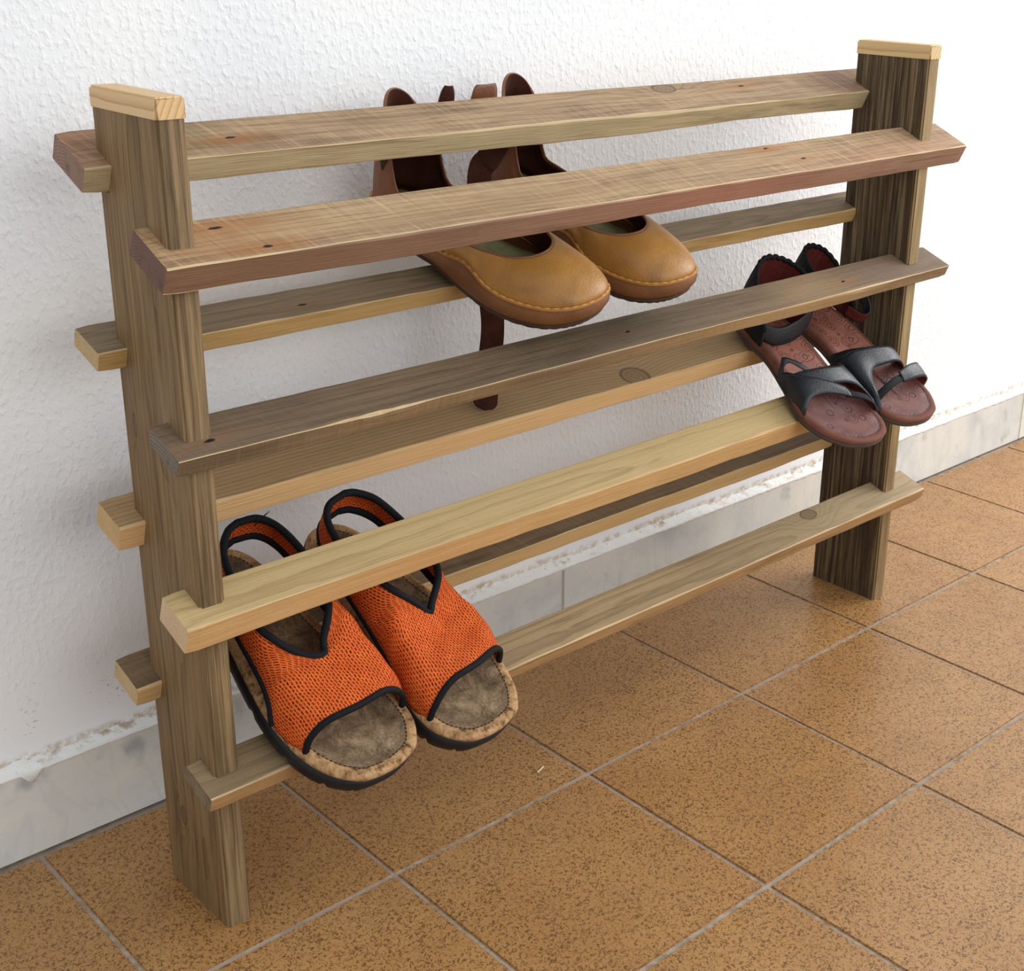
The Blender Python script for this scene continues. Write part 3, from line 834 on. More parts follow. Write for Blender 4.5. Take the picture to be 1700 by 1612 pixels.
# shelf frames: origin = front top left corner of the front slat; ex along it, ey up towards the back slat, n out of it
YAW = 0.00656
def rackpt(x, y, z):
    c, s = math.cos(YAW), math.sin(YAW)
    x += LEANX * z; y += LEANY * z
    return Vector((0.15153 + c * x - s * y, -0.22805 + s * x + c * y, z))
def shelf_frame(i):
    fy, fz, xl, xr = SL['F%d' % i][:4]; by, bz, bxl = SL['B%d' % i][:3]
    a = rackpt(xl, fy, fz); b = rackpt(xr, fy, fz); c = rackpt(bxl, by, bz)
    ex = (b - a).normalized(); ey = c - a; ey -= ex * ex.dot(ey); ey.normalize()
    return a, ex, ey, ex.cross(ey)
def shoe_empty(name, i, x, y, yaw, pitch=0.0, h=0.0, piv=0.12, roll=0.0):
    a, ex, ey, n = shelf_frame(i)
    c, s = math.cos(yaw), math.sin(yaw)
    U = ex * c + ey * s; V = -ex * s + ey * c
    V2 = V * math.cos(pitch) - n * math.sin(pitch); N2 = n * math.cos(pitch) + V * math.sin(pitch)
    U2 = U * math.cos(roll) + N2 * math.sin(roll); N3 = N2 * math.cos(roll) - U * math.sin(roll)
    O = a + ex * x + ey * y + n * h + V * piv - V2 * piv
    o = empty(name)
    o.matrix_world = Matrix(((U2.x, V2.x, N3.x, O.x), (U2.y, V2.y, N3.y, O.y), (U2.z, V2.z, N3.z, O.z), (0, 0, 0, 1)))
    return o
# ------------------------------------------------------------------ orange mesh sandals
def weave_material():
    t = NT('orange_woven_mesh')
    uvn = t.uv()
    s = t.sep(uvn)
    wob = t.noise(uvn, 160, 3, 0.6, out='Color')
    ws = t.sep(wob)
    a = t.math('ADD', t.math('DIVIDE', s[1], 0.0029), t.math('MULTIPLY', t.math('SUBTRACT', ws[0], 0.5), 0.9))
    b = t.math('ADD', t.math('DIVIDE', s[0], 0.0043), t.math('MULTIPLY', t.math('SUBTRACT', ws[1], 0.5), 0.7))
    row = t.math('FLOOR', a)
    odd = t.math('MULTIPLY', t.math('MODULO', t.math('ABSOLUTE', row), 2.0), 0.5)
    fa = t.math('ABSOLUTE', t.math('SUBTRACT', t.math('FRACT', a), 0.5))
    fb = t.math('ABSOLUTE', t.math('SUBTRACT', t.math('FRACT', t.math('ADD', b, odd)), 0.5))
    slot = t.math('MULTIPLY', t.math('SUBTRACT', 1.0, t.smooth(fa, 0.13, 0.27)), t.math('SUBTRACT', 1.0, t.smooth(fb, 0.28, 0.42)))
    fz = t.noise(uvn, 1500, 2, 0.6)
    var = t.noise(uvn, 60, 3, 0.6)
    c = t.ramp(t.math('ADD', t.math('MULTIPLY', fz, 0.6), t.math('MULTIPLY', var, 0.4)), [(0.25, srgb(170, 60, 16)), (0.5, srgb(230, 98, 30)), (0.75, srgb(246, 132, 56))])
    c = t.mix(t.math('MULTIPLY', slot, t.ramp(t.noise(uvn, 300, 2), [(0.3, 0.55), (0.6, 1.0)])), c, srgb(42, 16, 8))
    h = t.math('ADD', t.math('MULTIPLY', slot, -1.0), t.math('MULTIPLY', fz, 0.4))
    return t.done(c, 0.75, t.bump(h, 0.8, 0.0012), 0.25)
M_WEAVE = weave_material()
def fuzzy_black():
    t = NT('black_binding_tape')
    v = t.obj()
    n = t.noise(v, 900, 3, 0.6)
    return t.done(t.ramp(n, [(0.3, srgb(7, 8, 11)), (0.75, srgb(24, 27, 33))]), 0.8, t.bump(n, 0.6, 0.0006), 0.25)
M_BIND = fuzzy_black()
def cork_suede():
    t = NT('brown_suede_footbed')
    v = t.obj()
    a = t.noise(v, 42, 6, 0.68, 0.5)
    b = t.noise(v, 420, 4, 0.7)
    c = t.ramp(t.math('ADD', t.math('MULTIPLY', a, 0.72), t.math('MULTIPLY', b, 0.28)), [(0.34, srgb(66, 50, 34)), (0.48, srgb(112, 90, 66)), (0.62, srgb(160, 134, 104)), (0.72, srgb(184, 160, 132))])
    return t.done(c, 0.9, t.bump(t.math('ADD', b, t.math('MULTIPLY', a, 0.6)), 0.6, 0.0012), 0.15, sheen=0.15)
def cork_edge():
    t = NT('tan_cork_edge')
    v = t.obj()
    a = t.noise(v, 120, 5, 0.7, 0.4)
    c = t.ramp(a, [(0.34, srgb(92, 64, 38)), (0.45, srgb(160, 122, 82)), (0.60, srgb(190, 152, 108)), (0.72, srgb(206, 174, 132))])
    return t.done(c, 0.85, t.bump(a, 0.6, 0.0012), 0.2)
M_SUEDE = cork_suede(); M_CORK = cork_edge()
M_RUBBER = plain('black_rubber', srgb(22, 24, 28), 0.55, 0.4, 140, 0.4, 0.0008, 0.25)
M_THREAD_DK = plain('dark_thread', srgb(52, 38, 26), 0.9, 0.1)

OR_LAT = [(.0045, .026), (.013, .038), (.031, .051), (.06, .060), (.10, .0615), (.14, .055), (.18, .046), (.22, .040), (.25, .032), (.267, .018)]
OR_MED = [(.0045, .025), (.014, .038), (.033, .050), (.06, .053), (.10, .049), (.14, .042), (.18, .038), (.22, .036), (.25, .030), (.267, .017)]
OR_LEN = .272
LATN = [
 [(.055, .057, .024), (.052, .061, .041), (.039, .062, .054), (.020, .059, .060), (0, .056, .062)],
 [(.060, .073, .024), (.056, .076, .043), (.043, .077, .056), (.022, .075, .061), (0, .073, .063)],
 [(.062, .092, .025), (.057, .094, .044), (.044, .095, .056), (.022, .094, .060), (0, .092, .061)],
 [(.058, .106, .035), (.054, .109, .048), (.044, .112, .057), (.024, .112, .060), (.001, .110, .0605)],
 [(.053, .123, .039), (.050, .126, .050), (.043, .128, .058), (.030, .128, .0605), (.010, .126, .061)],
 [(.049, .146, .042), (.048, .147, .051), (.046, .148, .059), (.042, .149, .066), (.036, .150, .071)],
 [(.046, .172, .046), (.046, .173, .053), (.045, .174, .061), (.043, .175, .068), (.041, .176, .075)],
 [(.042, .205, .055), (.042, .206, .062), (.042, .207, .069), (.041, .208, .076), (.039, .209, .083)],
 [(.034, .238, .064), (.0345, .239, .071), (.034, .240, .077), (.033, .241, .084), (.031, .242, .090)],
 [(.019, .256, .069), (.0195, .257, .075), (.019, .258, .082), (.018, .258, .088), (.017, .258, .094)],
 [(.004, .261, .070), (.004, .262, .077), (.004, .263, .083), (.004, .263, .090), (.004, .262, .0955)]]
MEDN = [
 [(.048, .046, .024), (.046, .049, .041), (.036, .054, .054), (.020, .057, .060), (0, .056, .062)],
 [(.052, .062, .024), (.050, .065, .044), (.040, .070, .057), (.021, .073, .062), (0, .073, .063)],
 [(.052, .082, .025), (.050, .086, .046), (.041, .090, .060), (.021, .092, .063), (0, .092, .061)],
 [(.049, .102, .033), (.047, .106, .050), (.040, .110, .063), (.021, .112, .066), (.001, .110, .0605)],
 [(.046, .121, .038), (.045, .124, .054), (.040, .128, .068), (.026, .131, .072), (-.001, .128, .063)],
 [(.044, .144, .042), (.043, .146, .055), (.039, .148, .068), (.032, .149, .077), (.021, .146, .080)],
 [(.042, .172, .046), (.042, .173, .056), (.040, .174, .066), (.037, .175, .075), (.032, .175, .082)],
 [(.040, .205, .055), (.040, .206, .063), (.039, .207, .071), (.038, .208, .078), (.036, .209, .085)],
 [(.033, .238, .064), (.0335, .239, .071), (.033, .240, .077), (.032, .241, .084), (.030, .242, .090)],
 [(.019, .256, .069), (.0195, .257, .075), (.019, .258, .082), (.018, .258, .088), (.017, .258, .094)],
 [(-.004, .261, .070), (-.004, .262, .077), (-.004, .263, .083), (-.004, .263, .090), (-.004, .262, .0955)]]

def build_orange(label, i, x, y, yaw, mir, tweak=None, h=0.0):
    root = shoe_empty('sandal', i, x, y, yaw, h=h)
    tag(root, label, 'sandal', 'orange mesh sandals on the lowest shelf')
    O = outline(OR_LAT, OR_MED, OR_LEN, 150)
    def spring(v): return 0.011 * max(0, (0.07 - v) / 0.07) ** 2
    n = len(O)
    bot, gr = [], 0
    low = inset_ring(O, 0.003, lambda v: spring(v))
    for k, q in enumerate(low):                       # tread grooves notch the lower edge
        if k % 9 == 4: q.z += 0.0042
    top = inset_ring(O, -0.0006, lambda v: 0.0225 + spring(v) * 0.8)
    mid = inset_ring(O, 0.0002, lambda v: 0.008 + spring(v) * 0.95)
    for k, q in enumerate(mid):
        if k % 9 == 4: q.x *= 0.985
    rings('outsole', [inset_ring(O, 0.012, lambda v: 0.0005 + spring(v)), low, mid, top, inset_ring(O, 0.004, lambda v: 0.0230 + spring(v) * 0.8)], M_RUBBER, root, mir, cap_bot=True)
    sp = lambda v: spring(v) * 0.8
    uc = lambda v: (-0.003 if v < .12 else 0.0)
    bed_rows = [inset_ring(O, 0.0012, lambda v: 0.0215 + sp(v)), inset_ring(O, -0.0002, lambda v: 0.0245 + sp(v)), inset_ring(O, -0.0004, lambda v: 0.0272 + sp(v)),
                inset_ring(O, 0.0012, lambda v: 0.0297 + sp(v)), inset_ring(O, 0.0045, lambda v: 0.0315 + sp(v)), inset_ring(O, 0.0085, lambda v: 0.0313 + sp(v)), inset_ring(O, 0.0100, lambda v: 0.0301 + sp(v)),
                inset_ring(O, 0.0115, lambda v: 0.0307 + sp(v)), spine_ring(O, 0.62, lambda v: 0.0295 + sp(v), .045, .232, uc), spine_ring(O, 0.35, lambda v: 0.0285 + sp(v), .045, .232, uc),
                spine_ring(O, 0.04, lambda v: 0.0280 + sp(v), .045, .232, uc)]
    bed = rings('footbed', bed_rows, [M_CORK, M_SUEDE], root, mir, cap_top=True, midx=[0, 0, 0, 0, 0, 0, 1, 1, 1, 1])
    dashes('stitching', inset_ring(O, 0.0100, lambda v: 0.0307 + sp(v)) , 0.0030, 0.0012, 0.0006, M_THREAD_DK, bed, mir)
    lat = [[Vector((-a, b, c + .0045)) for a, b, c in r] for r in LATN]
    med = [[Vector((a, b, c + .0045)) for a, b, c in r] for r in MEDN]
    if tweak: tweak(lat, med)
    NU, NV = 90, 17
    gl, gm = net(lat, NU, NV), net(med, NU, NV)
    # one sheet from the lateral lower edge over the instep to the medial lower edge
    def thrn(i): return 0 
    # wrinkles of the slack fabric
    for g, s in ((gl, 1), (gm, 2)):
        for a in range(NU):
            for b in range(NV):
                w = math.sin(a / NU * 42 + b * 0.35 * (1 if s == 1 else -1)) * 0.0007 * min(1, b / 4) * (1 if a < 45 else .25)
                g[a][b].z += w
    # split row: the throat opens where the two halves part
    ti = next((a for a in range(NU) if gm[a][-1].x - gl[a][-1].x > 0.004), 34)
    for a in range(ti):                               # smooth the fabric across the middle
        c = (gl[a][-1] + gm[a][-1]) * 0.5
        for q in range(2):
            c = c * 0.4 + (gl[a][-3] + gm[a][-3]) * 0.3
        m1 = (gl[a][-2] * 0.4 + gl[a][-4] * 0.3 + c * 0.3); m2 = (gm[a][-2] * 0.4 + gm[a][-4] * 0.3 + c * 0.3)
        gl[a][-1] = c.copy(); gm[a][-1] = c.copy(); gl[a][-2] = m1; gm[a][-2] = m2
    # one continuous sheet: closed over the instep up to row ti, then two flaps running back into the heel sling
    V, F, UV = [], [], []
    def vid(a, side, b):
        if a < ti:
            return a * (2 * NV - 1) + (b if side == 0 else 2 * NV - 2 - b)
        return ti * (2 * NV - 1) + (a - ti) * 2 * NV + side * NV + b
    su = 0.0
    for a in range(NU):
        if a: su += ((gl[a][8] - gl[a - 1][8]).length + (gm[a][8] - gm[a - 1][8]).length) * 0.5
        def dist(g, b): return sum((g[a][j] - g[a][j + 1]).length for j in range(b, NV - 1))
        rowp = [(gl, b, -1) for b in range(NV)] + [(gm, b, 1) for b in range(NV - 2, -1, -1)] if a < ti else [(gl, b, -1) for b in range(NV)] + [(gm, b, 1) for b in range(NV)]
        for g, b, sd in rowp:
            q = g[a][b]
            V.append((q.x * mir, q.y, q.z)); UV.append((su, sd * dist(g, b) + (sd * 0.01 if a >= ti else 0) * 0))
    for a in range(NU - 1):
        for side in (0, 1):
            for b in range(NV - 1):
                q = (vid(a, side, b), vid(a + 1, side, b), vid(a + 1, side, b + 1), vid(a, side, b + 1))
                F.append(q if (mir > 0) == (side == 0) else q[::-1])
    upp = mesh_obj('upper', V, F, [M_WEAVE], root, None, True, UV)
    sol = upp.modifiers.new('thickness', 'SOLIDIFY'); sol.thickness = 0.0016; sol.offset = -1.0
    def edge(g, j, a0, a1): return [g[a][j].copy() for a in range(a0, a1)]
    toe = [gl[0][b].copy() for b in range(NV)] + [gm[0][b].copy() for b in range(NV - 2, -1, -1)]
    toe = [q + Vector((0, -0.0006, 0.0002)) for q in toe]
    tube('toe_binding', toe, 0.0034, M_BIND, root, mir, squash=0.9)
    thr = edge(gl, -1, ti, NU)[::-1] + edge(gm, -1, ti, NU)
    tube('collar_binding', thr, 0.0036, M_BIND, root, mir)
    c0 = next(a for a in range(NU) if gl[a][0].z > 0.0307 and a > 8) - 2
    tube('side_binding', edge(gl, 0, c0, NU), 0.0040, M_BIND, root, mir)
    c1 = next(a for a in range(NU) if gm[a][0].z > 0.0307 and a > 8) - 2
    tube('side_binding', edge(gm, 0, c1, NU), 0.0036, M_BIND, root, mir)
    # dark lining of the heel sling shows as a strip on the inside
    return root
def tweak_near(lat, med):                             # the throat gapes round and the sling leans over to the medial side
    for r, d in ((4, 0.012), (5, 0.004)):
        for j, f in ((3, .6), (4, 1.0)):
            lat[r][j].x -= d * f * .6; med[r][j].x += d * f * .6
    lat[4][4].y -= 0.004; med[4][4].y -= 0.004
    for r, d in ((6, .000), (7, .006), (8, .012), (9, .014), (10, .014)):
        for q in lat[r] + med[r]: q.x += d; q.z -= d * 1.55
def tweak_far(lat, med):                              # slack fabric folds in towards the middle of the instep
    for r, d in ((1, .003), (2, .007), (3, .008)):
        for j, f in ((2, .5), (3, 1.0), (4, .9)):
            lat[r][j].z -= d * f; med[r][j].z -= d * f * .35
    for r in (2, 3, 4):
        med[r][2].z += .004; lat[r][1].z += .003
    for r, d in ((7, .004), (8, .008), (9, .010), (10, .010)):
        for q in lat[r] + med[r]: q.z -= d
build_orange('orange mesh sandal nearest the left post of the rack', 4, .1405, -.055, math.radians(8), 1, tweak_near, h=0.0030)
build_orange('orange mesh sandal further from the left post, its heel strap standing higher', 4, .2525, -.064, math.radians(8), -1, tweak_far, h=0.0030)

# loose threads on the heel strap of the near sandal
near_sandal = bpy.data.objects['sandal']
for k, (dx, dz, bend) in enumerate(((-.002, .016, .001), (.006, .013, .004), (.010, .014, .003))):
    tube('loose_thread', cr([(.020, .250, .0815), (.020 + dx * .5 + bend * .2, .250, .0815 + dz * .5), (.020 + dx + bend, .250, .0815 + dz)], 8), 0.00035, M_BIND, near_sandal, 1, seg=4)
# ------------------------------------------------------------------ brown leather slip-on shoes with ankle straps
def leather(name, c0, c1, c2, rough=0.42, scale=260, bump=0.25, spec=0.5):
    t = NT(name)
    v = t.obj()
    a = t.noise(v, 16, 4, 0.55, 0.5)
    cr_ = t.voro(t.vm('ADD', v, t.vm('MULTIPLY', t.noise(v, 90, 2, out='Color'), (.004, .004, .004))), scale, 'DISTANCE_TO_EDGE')
    sc = t.noise(t.vm('MULTIPLY', v, (1, 3.2, 1)), 60, 4, 0.7, 1.0)
    c = t.ramp(a, [(0.3, c0), (0.5, c1), (0.72, c2)])
    c = t.mix(t.math('MULTIPLY', t.smooth(sc, 0.60, 0.72), 0.25), c, tuple(min(1, x * 1.35) for x in c1[:3]) + (1,))
    h = t.math('ADD', t.smooth(cr_, 0.0, 0.12), t.math('MULTIPLY', sc, 0.5))
    return t.done(c, t.ramp(sc, [(0.3, rough - .06), (0.7, rough + .12)]), t.bump(h, bump, 0.0005), spec)
M_TAN = leather('tan_leather', srgb(138, 94, 42), srgb(164, 114, 50), srgb(180, 130, 64), 0.36)
M_BROWN = leather('brown_leather', srgb(96, 56, 30), srgb(118, 70, 38), srgb(134, 84, 50), 0.45)
M_RAND = leather('brown_leather_rand', srgb(100, 62, 32), srgb(120, 76, 40), srgb(136, 90, 52), 0.5, 420, 0.45, 0.35)
M_LINING = plain('dark_brown_lining', srgb(64, 32, 22), 0.8, 0.15, 300, 0.3, 0.0006, 0.3)
M_INSOLE = plain('grey_green_insole', srgb(134, 128, 92), 0.85, 0.15, 160, 0.4, 0.0008, 0.22)
M_CREPE = plain('brown_crepe_sole', srgb(70, 50, 34), 0.7, 0.3, 220, 0.8, 0.0014, 0.3)
M_THREAD = plain('tan_thread', srgb(196, 150, 84), 0.7, 0.3)
M_WELT = plain('tan_welt', srgb(166, 112, 52), 0.6, 0.3, 300, 0.5, 0.0008, 0.2)
M_TAG = plain('dark_grey_tag', srgb(58, 58, 50), 0.8, 0.2)
M_TAGP = plain('pale_tag_thread', srgb(150, 148, 132), 0.8, 0.2)
M_BUCKLE = plain('aged_brass_buckle', srgb(120, 100, 70), 0.35, 0.6)

BL, BW = 1.065, 1.20
BR_LAT = [(.003, .016), (.012, .029), (.03, .040), (.06, .046), (.088, .047), (.12, .041), (.16, .033), (.20, .031), (.23, .026), (.245, .015)]
BR_MED = [(.003, .016), (.012, .028), (.03, .037), (.06, .041), (.088, .041), (.12, .034), (.16, .029), (.20, .029), (.23, .025), (.245, .0145)]
BR_LAT = [(v * BL, w * BW) for v, w in BR_LAT]; BR_MED = [(v * BL, w * BW) for v, w in BR_MED]
BR_LEN = .25 * BL
def build_brown(label, i, x, y, yaw, pitch, h, mir, near):
    root = shoe_empty('slip_on_shoe', i, x, y, yaw, pitch, h, 0.13)
    tag(root, label, 'shoe', 'tan leather strap shoes on the second shelf')
    NO = 140
    O = outline(BR_LAT, BR_MED, BR_LEN, NO)
    def spring(v): return 0.018 * max(0, (0.080 - v) / 0.080) ** 2 + 0.0025 * math.exp(-((v - .17) / .03) ** 2)
    def stitch(p):                                     # the seam waves up over the arch on both sides
        v = p.y
        return 0.0235 + spring(v) * 0.9 + 0.0085 * math.exp(-((v - 0.125) / 0.022) ** 2) - 0.003 * math.exp(-((v - 0.165) / 0.02) ** 2) + 0.004 * max(0, (v - .19) / .07)
    low = inset_ring(O, 0.005, spring)
    for k, q in enumerate(low):
        if k % 3 == 0: q.z += 0.0007
    rings('outsole', [inset_ring(O, 0.015, lambda v: spring(v) + .0002), low, inset_ring(O, 0.0022, lambda v: spring(v) + 0.0028), inset_ring(O, 0.0018, lambda v: spring(v) + 0.0060), inset_ring(O, 0.006, lambda v: spring(v) + .0062)],
          M_CREPE, root, mir, cap_bot=True)
    def ring_h(d, fh):
        R = inset_ring(O, d, lambda v: 0)
        for a, b in zip(R, O): a.z = fh(b)
        return R
    rnd_rows = [ring_h(0.004, lambda p: spring(p.y) + 0.0050), ring_h(0.0006, lambda p: spring(p.y) + 0.0075), ring_h(-0.0010, lambda p: spring(p.y) + 0.012),
                ring_h(-0.0006, lambda p: (stitch(p) + spring(p.y) + .012) * 0.5), ring_h(0.0012, lambda p: stitch(p) - 0.001), ring_h(0.0035, lambda p: stitch(p) + 0.0004)]
    rings('rand', rnd_rows, M_RAND, root, mir)
    seam = ring_h(0.0024, lambda p: stitch(p) + 0.0003)
    w = tube('welt', seam, 0.0021, M_WELT, root, mir, closed=True, seg=6)
    dashes('stitching', ring_h(0.0022, lambda p: stitch(p) + 0.0019) , 0.0072, 0.0016, 0.0013, M_THREAD, w, mir, seg=6)
    # topline of the opening, same number of points as the outline
    top_ctl = []
    LT = {  # v along outline -> (v of topline, u factor, height)
    }
    T = []
    for p in O:
        v = p.y / BL; sgn = -1 if p.x < 0 else 1
        # position of the opening edge opposite this outline point
        if v < 0.075:
            # toe cap: the edge is the front curve of the throat
            ang = math.atan2(p.x / BW, (0.090 - v))    # 0 at the tip
            tu = 0.033 * math.sin(min(1.0, abs(ang) / 1.15) * math.pi / 2) * sgn
            tv = 0.096 - 0.031 * math.cos(min(1.0, abs(ang) / 1.15) * math.pi / 2) ** 1.2
            th = 0.056 - 0.004 * (abs(tu) / 0.033) ** 2
        else:
            k = (v - 0.075) / (0.25 - 0.075)
            tv = 0.096 + (0.240 - 0.096) * k ** 1.0
            tu = (abs(p.x) / BW - 0.0115 + 0.009 * k) * sgn if abs(p.x) > 0.012 else p.x / BW * 0.75
            if k < 0.25: tu = sgn * (0.033 * (1 - k / 0.25) + abs(tu) * (k / 0.25))
            th = 0.052 - 0.004 * math.sin(min(1, k / 0.45) * math.pi)
            vl = tv * BL; v0 = 0.222 if sgn < 0 else 0.206
            q = min(1.0, max(0.0, (vl - v0) / 0.016)); q = q * q * (3 - 2 * q)
            tall = 0.096 + 0.037 * max(0.0, 1 - (abs(p.x) / 0.0345) ** 3.0) ** 0.8
            th += (tall - th) * q
            tv += 0.13 * max(0.0, th - 0.052)
        T.append(Vector((tu * BW, tv * BL, th)))
    for _ in range(2): T = [(T[a - 1] + T[a] * 2 + T[(a + 1) % NO]) * 0.25 for a in range(NO)]
    B0 = ring_h(0.0030, lambda p: stitch(p) + 0.0002)
    NS = 16
    grid = []
    for a in range(NO):
        row = []
        b, t = B0[a], T[a]
        v = O[a].y / BL
        toe = max(0, 1 - v / 0.10)
        for s in range(NS + 1):
            f = s / NS
            hz = (1 - math.cos(f * math.pi / 2) ** (1.0 + 0.35 * toe)) if toe > 0 else f ** 1.15
            vz = math.sin(f * math.pi / 2) ** (1.0 - 0.22 * toe) if toe > 0 else math.sin(f * math.pi / 2) ** 0.96
            if toe > 0:
                hz = hz * toe + (f ** 1.15) * (1 - toe) if toe < 1 else hz
                vz = vz * 1.0
            q = Vector((b.x + (t.x - b.x) * hz, b.y + (t.y - b.y) * hz, b.z + (t.z - b.z) * vz))
            q.z += 0.0022 * math.sin(f * math.pi) * toe
            if v > .10:                                # heel and sides belly out a little
                out = Vector((b.x, b.y - .16 * BL if v > .2 else 0, 0)).normalized()
                q += out * 0.0035 * math.sin(min(1, f * 1.6) * math.pi)
            row.append(q)
        grid.append(row)
    # vamp in tan, quarters in darker brown: split along the outline at the arch
    idx_v = [a for a in range(NO) if O[a].y / BL < 0.150]
    tri = sorted(idx_v, key=lambda a: (a + NO // 2) % NO)
    vamp = [grid[a] for a in tri]
    rest = [a for a in range(NO) if a not in set(idx_v)]
    quarters = [grid[(rest[0] - 1) % NO]] + [grid[a] for a in rest] + [grid[(rest[-1] + 1) % NO]]
    shell('vamp', vamp, 0.0022, [M_TAN, M_LINING], root, mir, flip=False, inner_idx=1)
    qt = shell('quarter', quarters, 0.0022, [M_BROWN, M_LINING], root, mir, flip=False, inner_idx=1)
    edge = [grid[a][-1] for a in range(NO)]
    tube('topline_piping', edge, 0.0012, M_BROWN, root, mir, closed=True, seg=6)
    if near:                                           # small dark woven tag with pale stitching beside the front edge of the quarter
        cand = [a for a in rest if O[a].x < 0]
        cand = sorted(cand, key=lambda a: O[a].y)
        fr = next(n_ for n_, a in enumerate(cand) if T[a].z > 0.088)
        ids = cand[fr:fr + 3]
        patch = [[grid[a][s_] + Vector((-0.0009, 0, 0)) for s_ in range(7, 13)] for a in ids]
        tg = shell('tag', patch, 0.0006, [M_TAG], root, mir, flip=False)
        tag(tg, label='small dark woven tag')
        mid = [(patch[0][j] + patch[-1][j]) * 0.5 + Vector((-0.0004, 0, 0)) for j in range(6)]
        dashes('stitching', cr(mid, 20), 0.0008, 0.0010, 0.0012, M_TAGP, tg, mir, squash=0.3, seg=4)
    # footbed inside
    uc = lambda v: 0.002
    def ih(v): return 0.020 + spring(v) * .7 + 0.006 * max(0, (v - .12) / .14)
    rings('insole', [ring_h(0.004, lambda p: ih(p.y) - .004), ring_h(0.0055, lambda p: ih(p.y)), spine_ring(O, 0.6, ih, .05, .21, uc), spine_ring(O, 0.05, ih, .05, .21, uc)], M_INSOLE, root, mir, cap_top=True)
    return root, T
brown_a, TA = build_brown('tan leather slip-on shoe with brown rand, the one nearer the left post', 2, .424, .003, .32, .19, .0060, 1, True)
brown_b, TB = build_brown('tan leather slip-on shoe at the right of its pair, nearer the black sandals', 2, .542, .004, .19, .19, .0060, -1, False)
# the long ankle strap of the far shoe hangs down between the pair and ends in a rounded tip below the next slat
def hanging_strap(root, pts, w, mat):
    P = cr(pts, 60)
    inv = root.matrix_world.inverted()
    V, F = [], []
    n = len(P)
    for i, q in enumerate(P):
        d = (P[min(i + 1, n - 1)] - P[max(i - 1, 0)]).normalized()
        side = Vector((0.95, -0.30, 0.0)); side = (side - d * side.dot(d)).normalized()
        nr = side.cross(d)
        k = (n - 1 - i) / (n - 1)
        rem = sum((P[j + 1] - P[j]).length for j in range(i, n - 1))
        hw = w if rem > w else math.sqrt(max(0.0, w * w - (w - rem) ** 2)) + 0.0004
        for sx, sy in ((-1, -1), (1, -1), (1, 1), (-1, 1)):
            V.append(inv @ (q + side * hw * sx + nr * 0.0012 * sy))
    for i in range(n - 1):
        for k in range(4):
            F.append((i * 4 + k, i * 4 + (k + 1) % 4, i * 4 + 4 + (k + 1) % 4, i * 4 + 4 + k))
    F.append((3, 2, 1, 0)); F.append(tuple((n - 1) * 4 + k for k in range(4)))
    o = mesh_obj('ankle_strap', V, F, mat, root)
    tag(o, label='loose dark brown strap hanging down')
    return o
hanging_strap(brown_b, [(.606, -.0700, .655), (.5961, -.0731, .6387), (.5816, -.0772, .6249), (.5664, -.0803, .6087), (.5669, -.0823, .543), (.5733, -.0853, .4923), (.5744, -.0893, .4543), (.5617, -.0994, .4198), (.5437, -.1150, .3915), (.5326, -.1265, .3800)], 0.0125, M_LINING)
def strap_end(root, rows, mir):
    g = net([[Vector(a), (Vector(a) + Vector(b)) * 0.5 + Vector((0, -.001, 0)), Vector(b)] for a, b in rows], 24, 7)
    return shell('ankle_strap', g, 0.0024, [M_BROWN, M_LINING], root, mir, inner_idx=1)
strap_end(brown_a, [((.035, .236, .060), (.040, .224, .060)), ((.039, .239, .090), (.046, .227, .090)), ((.043, .241, .115), (.055, .231, .115)), ((.046, .2415, .129), (.057, .234, .128)), ((.050, .241, .135), (.056, .237, .135))], 1)
strap_end(brown_b, [((.066, .251, .086), (.036, .247, .085)), ((.071, .2525, .112), (.037, .2485, .110)), ((.070, .2535, .130), (.038, .2495, .129)), ((.065, .2560, .1385), (.041, .2525, .1375)), ((.063, .2605, .131), (.043, .2565, .130))], -1)
